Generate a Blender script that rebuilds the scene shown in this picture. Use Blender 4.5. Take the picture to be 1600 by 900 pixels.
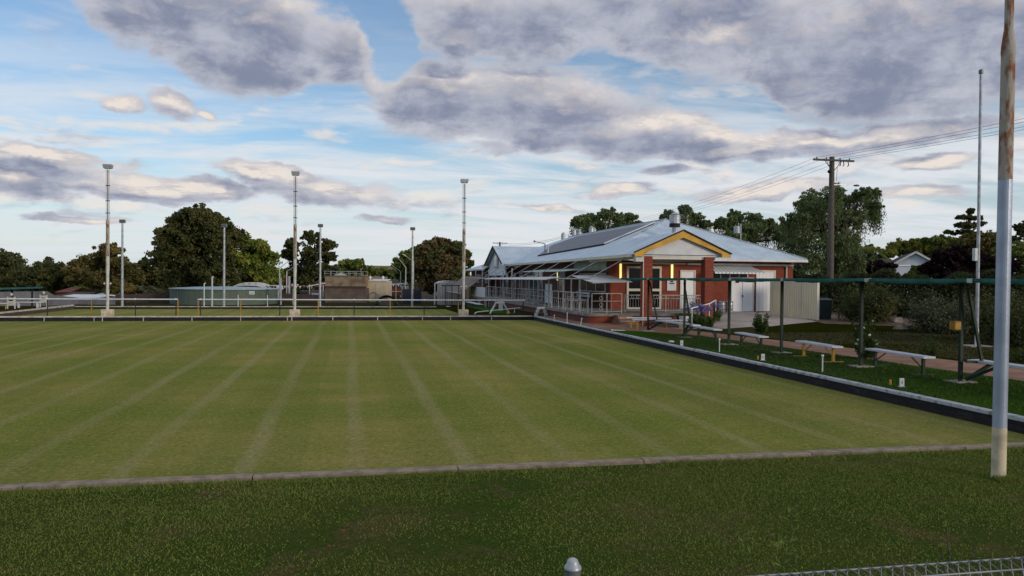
import bpy, bmesh, math, random
import numpy as np
from mathutils import Vector, Matrix
random.seed(7); RNG = np.random.default_rng(7)
for o in list(bpy.data.objects): bpy.data.objects.remove(o)
sc = bpy.context.scene; COL = sc.collection
R = math.radians
# ---------------------------------------------------------------- camera
F = 1215.0; CH = 2.3
YAW, PITCH, ROLL = R(11.85), R(-0.70), R(0.50)
fw = np.array([math.sin(YAW)*math.cos(PITCH), math.cos(YAW)*math.cos(PITCH), math.sin(PITCH)])
rt = np.array([math.cos(YAW), -math.sin(YAW), 0.0]); up = np.cross(rt, fw)
rt, up = rt*math.cos(ROLL)+up*math.sin(ROLL), -rt*math.sin(ROLL)+up*math.cos(ROLL)
CAM = np.array([0, 0, CH])
cd = bpy.data.cameras.new('camera'); cam = bpy.data.objects.new('camera', cd); COL.objects.link(cam)
m = Matrix(((rt[0], up[0], -fw[0], 0), (rt[1], up[1], -fw[1], 0), (rt[2], up[2], -fw[2], CH), (0, 0, 0, 1)))
cam.matrix_world = m
cd.sensor_width = 36; cd.lens = F/1600*36; cd.clip_start = .05; cd.clip_end = 6000
sc.camera = cam
def ray(px, py): return fw*F+rt*(px-800)+up*(450-py)
def gz(px, py, z): d = ray(px, py); return CAM+d*(z-CH)/d[2]
def gx(px, py, x): d = ray(px, py); return CAM+d*x/d[0]
def gy(px, py, y): d = ray(px, py); return CAM+d*y/d[1]
def at(px, py, D): return CAM+ray(px, py)/F*D
def azel(px, py):
    d = ray(px, py); d = d/np.linalg.norm(d)
    return math.degrees(math.atan2(d[0], d[1])), math.degrees(math.asin(d[2]))
# ---------------------------------------------------------------- shader expression helper
class E:
    def __init__(s, nt, sock): s.nt, s.s = nt, sock
    def _m(s, op, *a, clamp=False):
        n = s.nt.nodes.new('ShaderNodeMath'); n.operation = op; n.use_clamp = clamp
        for i, v in enumerate((s,)+a):
            if isinstance(v, E): s.nt.links.new(v.s, n.inputs[i])
            else: n.inputs[i].default_value = v
        return E(s.nt, n.outputs[0])
    def __add__(s, o): return s._m('ADD', o)
    __radd__ = __add__
    def __sub__(s, o): return s._m('SUBTRACT', o)
    def __rsub__(s, o): return (s*-1)+o
    def __mul__(s, o): return s._m('MULTIPLY', o)
    __rmul__ = __mul__
    def __truediv__(s, o): return s._m('DIVIDE', o)
    def max(s, o): return s._m('MAXIMUM', o)
    def min(s, o): return s._m('MINIMUM', o)
    def pow(s, o): return s._m('POWER', o)
    def clamp(s): return s._m('ADD', 0.0, clamp=True)
    def step(s, a, b, c=0.0, d=1.0):
        n = s.nt.nodes.new('ShaderNodeMapRange'); n.interpolation_type = 'SMOOTHSTEP'
        s.nt.links.new(s.s, n.inputs[0])
        for i, v in zip((1, 2, 3, 4), (a, b, c, d)): n.inputs[i].default_value = v
        return E(s.nt, n.outputs[0])
def comb(nt, x, y, z):
    n = nt.nodes.new('ShaderNodeCombineXYZ')
    for i, v in enumerate((x, y, z)):
        if isinstance(v, E): nt.links.new(v.s, n.inputs[i])
        else: n.inputs[i].default_value = v
    return n.outputs[0]
def sep(nt, sock):
    n = nt.nodes.new('ShaderNodeSeparateXYZ'); nt.links.new(sock, n.inputs[0])
    return [E(nt, n.outputs[i]) for i in range(3)]
def noise(nt, vec, scale, detail=4, rough=.55, dist=0.0, lac=2.0):
    n = nt.nodes.new('ShaderNodeTexNoise')
    if vec is not None: nt.links.new(vec, n.inputs['Vector'])
    n.inputs['Scale'].default_value = scale; n.inputs['Detail'].default_value = detail
    n.inputs['Roughness'].default_value = rough; n.inputs['Distortion'].default_value = dist
    n.inputs['Lacunarity'].default_value = lac
    return E(nt, n.outputs[0])
def mixc(nt, fac, a, b):
    n = nt.nodes.new('ShaderNodeMix'); n.data_type = 'RGBA'
    if isinstance(fac, E): nt.links.new(fac.s, n.inputs[0])
    else: n.inputs[0].default_value = fac
    for i, v in ((6, a), (7, b)):
        if isinstance(v, tuple): n.inputs[i].default_value = (*v[:3], 1)
        else: nt.links.new(v, n.inputs[i])
    return n.outputs[2]
# ---------------------------------------------------------------- sky
SUN_AZ, SUN_EL = 140.0, 14.0
w = bpy.data.worlds.new('World'); sc.world = w; w.use_nodes = True
nt = w.node_tree; nt.nodes.clear()
out = nt.nodes.new('ShaderNodeOutputWorld'); bg = nt.nodes.new('ShaderNodeBackground')
nt.links.new(bg.outputs[0], out.inputs[0])
SKY_STR = 0.095; bg.inputs[1].default_value = SKY_STR
sk = nt.nodes.new('ShaderNodeTexSky'); sk.sky_type = 'NISHITA'; sk.sun_disc = False
sk.sun_elevation = R(SUN_EL); sk.sun_rotation = R(SUN_AZ); sk.air_density = 1.0; sk.dust_density = 0.6; sk.ozone_density = 3.0
tc = nt.nodes.new('ShaderNodeTexCoord')
dx, dy, dz = sep(nt, tc.outputs['Generated'])
az = dx._m('ARCTAN2', dy)*57.2958
el = dz._m('ARCSINE')*57.2958
dzc = dz.max(0.0)+0.10
pv = comb(nt, dx/dzc, dy/dzc, 0.0)                      # cloud-layer plane: shapes flatten towards the horizon
n_big = noise(nt, pv, 1.1, 7, .55, .3)
n_fine = noise(nt, pv, 3.6, 8, .62, .2)
w.cycles.sampling_method = 'MANUAL'; w.cycles.sample_map_resolution = 256
wv = comb(nt, az*.10, el*.17, 3.0)
n_w1 = noise(nt, wv, 1.0, 7, .55, .4); wv2 = comb(nt, az*.1, el*.17, 9.0); n_w2 = noise(nt, wv2, 1.2, 7, .55, .4)
# hand placed cloud banks: (px, py, half width, half height in photo pixels, tilt deg, weight)
BANKS = [(330, 20, 270, 95, 12, 1.15), (400, 75, 130, 62, 5, .9), (200, 20, 110, 55, 25, .6),
 (770, 160, 265, 72, 0, 1.15), (800, 205, 130, 40, 0, .8), (1000, 205, 260, 52, 4, .85),
 (900, 20, 340, 72, -3, 1.05), (720, 60, 90, 45, 0, .5), (1080, 60, 230, 60, 6, .7),
 (1390, 70, 300, 110, 0, 1.1), (1300, 140, 170, 50, 6, .8), (1560, 20, 140, 100, 0, .6),
 (1280, 222, 260, 30, -4, .8), (1120, 240, 160, 18, 0, .5),
 (175, 150, 42, 13, 5, .8), (260, 158, 34, 20, 20, .85), (320, 180, 20, 8, 15, .6),
 (25, 285, 75, 24, 6, .95), (220, 290, 190, 26, 4, .95), (95, 246, 105, 11, 2, .8), (520, 305, 120, 22, 6, .85), (430, 275, 110, 15, 6, .6),
 (120, 345, 80, 8, 0, .5), (600, 345, 60, 8, 0, .4), (1050, 268, 40, 10, 0, .6), (975, 300, 60, 10, 0, .6), (1200, 300, 110, 14, -4, .6),
 (1450, 255, 70, 14, 0, .6), (1420, 305, 80, 12, 0, .5), (760, 235, 60, 12, 0, .4), (850, 325, 60, 8, 0, .4)]
HOLES = [(520, 185, 90, 62), (600, 60, 45, 95), (1160, 178, 70, 42), (60, 90, 90, 90)]      # clear gaps between the banks
def cloud_group():
    g = bpy.data.node_groups.new('cloud_banks', 'ShaderNodeTree')
    g.interface.new_socket('v', in_out='INPUT', socket_type='NodeSocketVector')
    g.interface.new_socket('f', in_out='OUTPUT', socket_type='NodeSocketFloat')
    gi = g.nodes.new('NodeGroupInput'); go = g.nodes.new('NodeGroupOutput')
    tot = None
    for (px, py, rx, ry, t, wgt) in BANKS:
        ca, ce = azel(px, py); small = rx < 130 and ry < 40; k = math.degrees(1/F)*1.0*(.55+.5*wgt)*(1.45 if small else 1.0)
        mp = g.nodes.new('ShaderNodeMapping'); mp.vector_type = 'TEXTURE'
        mp.inputs['Location'].default_value = (ca, ce, 0); mp.inputs['Rotation'].default_value = (0, 0, R(-t))
        mp.inputs['Scale'].default_value = (rx*k, ry*k, 1)
        gr = g.nodes.new('ShaderNodeTexGradient'); gr.gradient_type = 'SPHERICAL'
        g.links.new(gi.outputs[0], mp.inputs[0]); g.links.new(mp.outputs[0], gr.inputs[0])
        b = E(g, gr.outputs['Fac'])
        if small: b = b*.62
        tot = b if tot is None else tot.max(b)
    tot = tot*(2.0-tot)*1.25
    for (px, py, rx, ry) in HOLES:
        ca, ce = azel(px, py); k = math.degrees(1/F)
        mp = g.nodes.new('ShaderNodeMapping'); mp.vector_type = 'TEXTURE'
        mp.inputs['Location'].default_value = (ca, ce, 0); mp.inputs['Scale'].default_value = (rx*k, ry*k, 1)
        gr = g.nodes.new('ShaderNodeTexGradient'); gr.gradient_type = 'SPHERICAL'
        g.links.new(gi.outputs[0], mp.inputs[0]); g.links.new(mp.outputs[0], gr.inputs[0])
        tot = tot-E(g, gr.outputs['Fac'])*1.3
    g.links.new(tot.s, go.inputs[0])
    return g
CG = cloud_group()
def banks(a, e):
    n = nt.nodes.new('ShaderNodeGroup'); n.node_tree = CG
    nt.links.new(comb(nt, a+(n_w1-.5)*5.5, e+(n_w2-.5)*3.4, 0.0), n.inputs[0])
    return E(nt, n.outputs[0])
def iso(du, dv): return noise(nt, comb(nt, az*.16+du, el*.23+dv, 7.0), 1.5, 6, .62, .25)
ni, ni2 = iso(0, 0), iso(.02, .16)
def dens_raw(a, e, nb, nf, nx): return banks(a, e)+(nb-.5)*.45+(nf-.5)*.55+(nx-.5)*1.25
far_side = (dy*math.cos(YAW)+dx*math.sin(YAW)).step(.3, -.2)          # broken cloud also behind the viewer
d0 = dens_raw(az, el, n_big, n_fine, ni)+far_side*.30-el.step(30, 55)*.5
off = comb(nt, dx/dzc, (dy/dzc)*1.0-.22, 0.0)
nb2 = noise(nt, off, 1.1, 5, .55, .3); nf2 = noise(nt, off, 3.6, 5, .62, .2)
d1 = dens_raw(az+.3, el+1.1, nb2, nf2, ni2)+far_side*.30-el.step(30, 55)*.5
alpha = d0.step(.20, .60)
lit = (((d0-d1)*1.0-.10).clamp())*(.35+nf2.step(.35, .6)*.75)
thin = 1.0-d0.step(.35, 1.0)
# clear sky + thin high veil
S = 1/SKY_STR
def c(r, g, b): return (r*S*.70, g*S*.70, b*S*.70)
hz = el.step(0, 11, 1.0, 0.0)
base = mixc(nt, hz*.75, sk.outputs[0], c(.60, .68, .74))
streak = noise(nt, comb(nt, dx/dzc*.55, dy/dzc*1.5, 5.0), 1.3, 8, .6, .5)
veil = (streak.step(.33, .62)*(el.step(17, 7, .15, 1.0))*el.step(0, 3, .5, 1.0)+el.step(26, 50)*.75).clamp()  # last term: extra veil overhead, out of view, added to brighten the ground
base = mixc(nt, veil, base, c(.70, .73, .77))
smallc = noise(nt, comb(nt, az*.16, el*.62, 2.0), 1.2, 6, .55, .3)
sm_a = smallc.step(.50, .68)*el.step(1.0, 4)*el.step(19, 9)*.72
base = mixc(nt, sm_a, base, mixc(nt, noise(nt, comb(nt, az*.16, el*.62+.5, 2.0), 1.2, 6, .55, .3).step(.5, .66), c(.80, .73, .67), c(.40, .44, .53)))
shadow = mixc(nt, (ni*.6+n_fine*.4).step(.36, .62), c(.44, .46, .54), c(.215, .245, .345))
col = mixc(nt, (lit*1.7).clamp()*(.72+ni*.56).clamp(), shadow, c(.78, .71, .655))
col = mixc(nt, thin*.6, col, c(.56, .57, .62))
fin = mixc(nt, alpha, base, col)
nt.links.new(fin, bg.inputs[0])
sl = bpy.data.lights.new('sun', 'SUN'); sl.energy = 1.1; sl.angle = R(14); sl.color = (1, .86, .70)
so = bpy.data.objects.new('sun', sl); COL.objects.link(so)
so.rotation_euler = (R(90-SUN_EL), 0, -R(SUN_AZ)+math.pi)
sc.view_settings.view_transform = 'Standard'; sc.view_settings.look = 'None'
sc.view_settings.exposure = 0.6; sc.view_settings.gamma = 1.0; sc.view_settings.use_curve_mapping = False
# ---------------------------------------------------------------- materials
MATS = {}
def mat(name, col, rough=.8, col2=None, scale=3.0, amt=1.0, metal=0.0, bump=0.0, bscale=40.0, lo=.40, hi=.62, coords='Object', detail=5, spec=.3, stretch=(1, 1, 1)):
    m = bpy.data.materials.new(name); m.use_nodes = True; nt = m.node_tree
    b = nt.nodes['Principled BSDF']; b.inputs['Roughness'].default_value = rough
    b.inputs['Metallic'].default_value = metal; b.inputs['Specular IOR Level'].default_value = spec
    tc = nt.nodes.new('ShaderNodeTexCoord'); mp = nt.nodes.new('ShaderNodeMapping')
    mp.inputs['Scale'].default_value = stretch
    nt.links.new(tc.outputs[coords], mp.inputs[0]); v = mp.outputs[0]
    c = col if col2 is None else mixc(nt, noise(nt, v, scale, detail).step(lo, hi)*amt, col, col2)
    if isinstance(c, tuple): b.inputs['Base Color'].default_value = (*c, 1)
    else: nt.links.new(c, b.inputs['Base Color'])
    if bump:
        bp = nt.nodes.new('ShaderNodeBump'); bp.inputs['Strength'].default_value = bump; bp.inputs['Distance'].default_value = .02
        nt.links.new(noise(nt, v, bscale, 4).s, bp.inputs['Height']); nt.links.new(bp.outputs[0], b.inputs['Normal'])
    MATS[name] = m; m['c'] = 1
    return m
def nodes_of(m): return m.node_tree, m.node_tree.nodes['Principled BSDF']
def leafmat(name, a, b_, c2=None, trans=.25):
    m = bpy.data.materials.new(name); m.use_nodes = True; nt, p = nodes_of(m)
    tc = nt.nodes.new('ShaderNodeTexCoord'); ge = nt.nodes.new('ShaderNodeNewGeometry')
    rnd = E(nt, ge.outputs['Random Per Island'])
    c = mixc(nt, rnd, a, b_)
    if c2: c = mixc(nt, noise(nt, tc.outputs['Object'], .35, 4).step(.45, .62), c, c2)
    nt.links.new(c, p.inputs['Base Color']); p.inputs['Roughness'].default_value = .75; p.inputs['Specular IOR Level'].default_value = .15
    tr = nt.nodes.new('ShaderNodeBsdfTranslucent'); nt.links.new(c, tr.inputs[0])
    mx = nt.nodes.new('ShaderNodeMixShader'); mx.inputs[0].default_value = trans
    nt.links.new(p.outputs[0], mx.inputs[1]); nt.links.new(tr.outputs[0], mx.inputs[2])
    nt.links.new(mx.outputs[0], nt.nodes['Material Output'].inputs[0]); MATS[name] = m
    return m
mat('white_paint', (.62, .63, .64), .5, (.50, .51, .52), 2, .7)
mat('cream_paint', (.62, .58, .49), .5, (.54, .50, .42), 2, .6)
mat('white_door', (0.792, 0.792, 0.792), .5, (0.696, 0.696, 0.72), 1.2, .5)
mat('weathered_white', (.56, .58, .62), .7, (.28, .28, .30), 9, .8, lo=.5, hi=.68, bump=.3)
mat('bench_white', (.60, .63, .70), .55, (.42, .43, .46), 6, .7, lo=.5, hi=.7, stretch=(6, 1, 6))
mat('dark_green', (.010, .030, .018), .6, (.006, .018, .011), 4)
mat('yellow_paint', (.46, .25, .03), .6, (.30, .17, .03), 6)
mat('fascia_yellow', (.60, .33, .03), .5, (.46, .25, .03), 2.2, detail=8)
mat('shade_green', (.03, .13, .12), .8, (.015, .08, .075), 2.5, bump=.2, bscale=8)
mat('shade_white', (.60, .59, .58), .7, (.50, .49, .48), 1.5)
mat('shade_tan', (.22, .17, .14), .8, (.17, .13, .11), 2)
mat('shade_pale_green', (.42, .50, .46), .6, (.33, .40, .37), 1.5)
mat('galv', (.42, .44, .46), .42, (.30, .32, .34), 5, metal=.35)
mat('galv_dark', (.20, .21, .22), .5, (.13, .14, .15), 5, metal=.3)
mat('silver_paint', (.36, .41, .50), .40, (.28, .32, .40), 2.2, metal=.35, bump=.12, bscale=60, detail=8)
mat('pole_white', (.52, .51, .47), .55, (.36, .34, .30), 6, lo=.45, hi=.7)
mat('concrete_white', (.58, .50, .34), .8, (.40, .34, .24), 5, bump=.3)
mat('rust', (.20, .07, .025), .8, (.36, .33, .28), 7, lo=.38, hi=.52, stretch=(1, 1, .35), bump=.3)
mat('glass', (.006, .007, .009), .12, spec=.22)
mat('glass_grey', (.05, .06, .07), .12, (.10, .12, .13), 1.0, spec=.6)
mat('wire_grey', (.16, .16, .18), .7)
mat('dark', (.012, .012, .014), .8)
mat('bin_green', (.012, .022, .022), .45)
mat('keg', (.42, .43, .45), .35, (.30, .31, .33), 6, metal=.5)
mat('timber', (.12, .10, .085), .85, (.07, .06, .05), 6, stretch=(6, 6, 1), bump=.4)
mat('bark', (.10, .075, .055), .9, (.05, .04, .03), 5, bump=.6, bscale=12)
mat('bark_pale', (.24, .20, .16), .9, (.12, .10, .08), 3, bump=.5, bscale=12)
mat('stem', (.06, .05, .03), .8)
mat('tank_green', (0.102, 0.133, 0.0975), .6, (0.0808, 0.109, 0.0825), 1.2, .8)
mat('tank_roof', (.34, .42, .47), .5, (.28, .36, .40), 1)
mat('cream_wall', (.56, .46, .31), .8, (.47, .39, .27), .8, bump=.1)
mat('brown_wall', (.27, .20, .13), .9, (.15, .11, .075), 1.1, bump=.3)
mat('brown_wall_low', (.115, .085, .068), .9, (.16, .12, .09), 1.2, bump=.3)
mat('dark_roof', (.045, .042, .045), .8, (.03, .028, .03), 2)
mat('red_roof', (.16, .045, .025), .8, (.11, .035, .02), 2)
mat('grey_fence', (.15, .15, .165), .7, (.12, .12, .13), 2)
mat('brown_fence', (.075, .05, .04), .85, (.05, .035, .03), 3)
mat('container_navy', (.02, .022, .035), .6)
mat('teal_tarp', (.03, .15, .15), .6, (.02, .10, .10), 3)
mat('far_wall', (.09, .10, .12), .8)
mat('house_white', (0.69, 0.738, 0.81), .7, (0.6, 0.653, 0.716), 1.5)
mat('concrete', (.38, .32, .29), .9, (.29, .245, .22), 1.2, bump=.25, detail=8)
mat('concrete_slab', (.27, .24, .215), .9, (.18, .16, .145), 2, bump=.3)
mat('paving_brown', (.27, .145, .095), .95, (.19, .105, .07), 1.6, bump=.4, detail=8)
mat('soil', (.075, .045, .032), 1.0, (.12, .085, .06), 3, bump=1.0, bscale=18, detail=8)
mat('hill_brown', (.22, .115, .075), 1.0, (.17, .10, .06), .02)
mat('kerb_concrete', (.27, .215, .17), .95, (.18, .145, .115), 7, bump=.6, bscale=60, detail=8)
mat('ledge_paint', (.40, .415, .45), .85, (.13, .12, .12), 7, lo=.48, hi=.70, bump=.6, bscale=30, detail=8)
mat('far_ledge', (.50, .46, .42), .85, (.34, .31, .28), 3, bump=.3)
mat('ditch_black', (.010, .009, .012), .75, (.035, .032, .04), 5, lo=.5, hi=.75, stretch=(1, 1, 4), bump=.5)
mat('flower_purple', (.15, .13, .33), .7, (.24, .21, .42), 20)
mat('rail_white', (.44, .44, .44), .6, (.32, .32, .32), 5)
mat('flower_white', (.62, .60, .58), .7)
mat('flower_red', (.30, .02, .03), .7)
mat('rock', (.22, .18, .15), .95, (.12, .10, .09), 6, bump=.6)
mat('numeral', (.01, .01, .015), .6)
def brick_mat(name, c1, c2, mortar, along):
    m = bpy.data.materials.new(name); m.use_nodes = True; nt, p = nodes_of(m)
    tc = nt.nodes.new('ShaderNodeTexCoord'); x, y, z = sep(nt, tc.outputs['Object'])
    br = nt.nodes.new('ShaderNodeTexBrick'); nt.links.new(comb(nt, x+y, z, 0.0), br.inputs['Vector'])
    for i, v in (('Color1', c1), ('Color2', c2), ('Mortar', mortar)): br.inputs[i].default_value = (*v, 1)
    br.inputs['Scale'].default_value = 1.0; br.inputs['Brick Width'].default_value = .24; br.inputs['Row Height'].default_value = .086
    br.inputs['Mortar Size'].default_value = .010; br.inputs['Mortar Smooth'].default_value = .3; br.inputs['Bias'].default_value = -.1
    c = mixc(nt, noise(nt, tc.outputs['Object'], 1.3, 6).step(.4, .7)*.35, br.outputs[0], tuple(v*.55 for v in c1))
    nt.links.new(c, p.inputs['Base Color']); p.inputs['Roughness'].default_value = .85
    bp = nt.nodes.new('ShaderNodeBump'); bp.inputs['Strength'].default_value = .5; bp.inputs['Distance'].default_value = .01
    nt.links.new(br.outputs['Fac'], bp.inputs['Height']); bp.invert = True; nt.links.new(bp.outputs[0], p.inputs['Normal'])
    MATS[name] = m
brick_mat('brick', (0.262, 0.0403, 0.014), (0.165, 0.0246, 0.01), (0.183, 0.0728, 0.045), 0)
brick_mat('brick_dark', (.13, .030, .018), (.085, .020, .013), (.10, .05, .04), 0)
brick_mat('brick_tan', (.25, .17, .10), (.19, .13, .08), (.17, .13, .09), 0)
def roof_mat(name, col, col2, axis, pitch=.19):
    m = bpy.data.materials.new(name); m.use_nodes = True; nt, p = nodes_of(m)
    tc = nt.nodes.new('ShaderNodeTexCoord'); v = tc.outputs['Object']; xyz = sep(nt, v)
    s = (xyz[axis]*(2*math.pi/pitch))._m('SINE')
    sheet = xyz[axis]*(1/.76); fr = sheet._m('FRACT'); line = fr.step(.0, .03)*fr.step(1.0, .97)
    c = mixc(nt, noise(nt, v, .9, 6).step(.35, .7), col, col2)
    c = mixc(nt, s.step(.2, 1.0)*.28, c, tuple(q*.5 for q in col)); c = mixc(nt, (1-line)*.35, c, tuple(q*.5 for q in col))
    nt.links.new(c, p.inputs['Base Color']); p.inputs['Roughness'].default_value = .45; p.inputs['Metallic'].default_value = .25
    bp = nt.nodes.new('ShaderNodeBump'); bp.inputs['Strength'].default_value = .6; bp.inputs['Distance'].default_value = .03
    nt.links.new(s.s, bp.inputs['Height']); nt.links.new(bp.outputs[0], p.inputs['Normal']); MATS[name] = m
roof_mat('roof_x', (0.57, 0.661, 0.742), (0.453, 0.532, 0.623), 0)      # ribs spaced along x
roof_mat('roof_y', (0.57, 0.661, 0.742), (0.453, 0.532, 0.623), 1)
roof_mat('awning_metal', (.66, .68, .70), (.58, .60, .62), 0, .22)
roof_mat('panel_fence_cream', (0.81, 0.718, 0.51), (0.716, 0.635, 0.45), 1, .20)
roof_mat('shed_cream', (.48, .45, .42), (.40, .38, .36), 0, .25)
def solar_mat():
    m = bpy.data.materials.new('solar'); m.use_nodes = True; nt, p = nodes_of(m)
    tc = nt.nodes.new('ShaderNodeTexCoord'); x, y, z = sep(nt, tc.outputs['Object'])
    fx = (y*(1/1.0))._m('FRACT'); fz = (x*(1/1.55))._m('FRACT')
    ln = (1-(fx.step(0, .05)*fz.step(0, .04))).clamp()
    cell = ((y*(1/.165))._m('FRACT')).step(0, .12)
    c = mixc(nt, cell*.7+.3, (.09, .09, .12), (.035, .032, .055)); c = mixc(nt, ln, c, (.20, .20, .22))
    nt.links.new(c, p.inputs['Base Color']); p.inputs['Roughness'].default_value = .35; p.inputs['Specular IOR Level'].default_value = .25; MATS['solar'] = m
solar_mat()
def green_mat(name, far=False):
    m = bpy.data.materials.new(name); m.use_nodes = True; nt, p = nodes_of(m)
    tc = nt.nodes.new('ShaderNodeTexCoord'); v = tc.outputs['Object']; x, y, z = sep(nt, v)
    wob = noise(nt, comb(nt, x*.2, y*.10, 0.0), 1.0, 3)
    u = (x+(wob-.5)*.45+.55)*(1/1.33); fr = u._m('FRACT')
    d = (fr-.5)._m('ABSOLUTE')                                     # 0 at the centre of a mower line
    sharp = (y-8.0)._m('MULTIPLY', 1/33.0).clamp()
    line = d.step(.135, .04)*(.45+noise(nt, comb(nt, x*.5, y*.12, 2.0), 1.0, 4).step(.35, .62)*.55)
    alt = ((u*.5)._m('FRACT')).step(.46, .54)
    big = noise(nt, comb(nt, x*.10, y*.16, 0.0), 1.0, 6, .6)
    med = noise(nt, comb(nt, x*.45, y*1.0, 0.0), 1.0, 6, .65)
    fine = noise(nt, v, 19, 6, .85); fine2 = noise(nt, v, 7, 5, .7)
    c = mixc(nt, big.step(.36, .64), (0.162, 0.187, 0.0354), (0.271, 0.227, 0.069))
    c = mixc(nt, med.step(.34, .66)*.45, c, (0.143, 0.169, 0.031))
    c = mixc(nt, noise(nt, comb(nt, x*.16+7.0, y*.30, 0.0), 1.0, 6, .6, .4).step(.50, .68)*.45, c, (.30, .235, .09))
    c = mixc(nt, alt*.30, c, (.12,.15,.03))
    c = mixc(nt, line*.44, c, (0.316, 0.273, 0.142))
    c = mixc(nt, fine.step(.52, .66)*.58, c, (0.451, 0.403, 0.194))
    c = mixc(nt, fine.step(.48, .34)*.75, c, (0.0602, 0.0719, 0.0176))
    c = mixc(nt, fine2.step(.48, .66)*.22, c, (0.0903, 0.114, 0.031))
    nt.links.new(c, p.inputs['Base Color']); p.inputs['Roughness'].default_value = .95; p.inputs['Specular IOR Level'].default_value = 0
    bp = nt.nodes.new('ShaderNodeBump'); bp.inputs['Strength'].default_value = .9; bp.inputs['Distance'].default_value = .02
    nt.links.new(noise(nt, v, 55, 4, .7).s, bp.inputs['Height']); nt.links.new(bp.outputs[0], p.inputs['Normal']); MATS[name] = m
green_mat('bowling_turf')
def lawn_mat(name, a, b_, c_, fs=30, pscale=.35):
    m = bpy.data.materials.new(name); m.use_nodes = True; nt, p = nodes_of(m)
    tc = nt.nodes.new('ShaderNodeTexCoord'); v = tc.outputs['Object']
    c = mixc(nt, noise(nt, v, pscale, 6, .6).step(.38, .62), a, b_)
    c = mixc(nt, noise(nt, v, pscale*2.3, 7, .65, .5).step(.50, .66)*.8, c, c_)
    f = noise(nt, v, fs, 5, .75)
    c = mixc(nt, f.step(.5, .3)*.8, c, tuple(q*.25 for q in a)); c = mixc(nt, f.step(.55, .75)*.45, c, tuple(q*2.2 for q in b_))
    nt.links.new(c, p.inputs['Base Color']); p.inputs['Roughness'].default_value = .95; p.inputs['Specular IOR Level'].default_value = 0
    bp = nt.nodes.new('ShaderNodeBump'); bp.inputs['Strength'].default_value = 1.0; bp.inputs['Distance'].default_value = .03
    nt.links.new(noise(nt, v, fs*1.3, 4, .7).s, bp.inputs['Height']); nt.links.new(bp.outputs[0], p.inputs['Normal']); MATS[name] = m
lawn_mat('ground_mix', (0.0275, 0.0338, 0.0101), (0.045, 0.039, 0.0151), (0.0425, 0.0302, 0.0144), 12)
lawn_mat('lawn_near', (0.0422, 0.0698, 0.013), (0.0592, 0.0751, 0.0174), (0.106, 0.0757, 0.0369), 30, .5)
lawn_mat('lawn_green', (0.0288, 0.0928, 0.0069), (0.0408, 0.0982, 0.00864), (0.036, 0.0671, 0.00864), 30)
lawn_mat('lawn_dry', (0.0162, 0.0194, 0.00198), (0.023, 0.0243, 0.00317), (0.0149, 0.0137, 0.00258), 22, .3)
leafmat('leaf_dark', (0.0353, 0.0455, 0.0166), (0.0857, 0.0951, 0.0316), (0.113, 0.108, 0.0334))
leafmat('leaf_olive', (0.0755, 0.0745, 0.0222), (0.164, 0.14, 0.0445), (0.215, 0.161, 0.0483))
leafmat('leaf_mid', (0.0753, 0.114, 0.0265), (0.169, 0.208, 0.045), (0.217, 0.244, 0.0531))
leafmat('leaf_bright', (0.0858, 0.129, 0.0208), (0.183, 0.228, 0.0382), (0.257, 0.258, 0.0487))
leafmat('leaf_pepper', (0.0812, 0.119, 0.045), (0.173, 0.211, 0.0857), (0.145, 0.194, 0.0775))
leafmat('leaf_brown', (0.0944, 0.0701, 0.03), (0.182, 0.128, 0.0569), (0.0819, 0.099, 0.0334))
leafmat('leaf_plum', (0.0109, 0.00396, 0.00576), (0.0265, 0.00924, 0.013))
leafmat('leaf_hedge', (0.0156, 0.0264, 0.0077), (0.0442, 0.06, 0.0165), (0.0325, 0.0384, 0.0132))
leafmat('leaf_grey', (0.0655, 0.0738, 0.0409), (0.125, 0.128, 0.0702))
leafmat('leaf_shrub', (0.0378, 0.0509, 0.0167), (0.09, 0.102, 0.0362), (0.104, 0.0935, 0.0307))
leafmat('leaf_gold', (0.141, 0.15, 0.0238), (0.267, 0.264, 0.0446), (0.0781, 0.123, 0.0238))
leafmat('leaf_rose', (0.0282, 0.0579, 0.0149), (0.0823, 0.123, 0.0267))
leafmat('blade', (0.0775, 0.135, 0.0199), (0.22, 0.244, 0.0501), (0.142, 0.173, 0.0351))
leafmat('blade_dry', (.035, .036, .014), (.105, .100, .042))
leafmat('blade_light', (0.131, 0.131, 0.0433), (0.286, 0.234, 0.108))
def emit(name, col, s):
    m = bpy.data.materials.new(name); m.use_nodes = True; nt, p = nodes_of(m)
    p.inputs['Base Color'].default_value = (*col, 1); p.inputs['Emission Color'].default_value = (*col, 1); p.inputs['Emission Strength'].default_value = s; MATS[name] = m
emit('tube_yellow', (1.0, .88, .30), .62); emit('tube_white', (1.0, .93, .8), .5)
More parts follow.
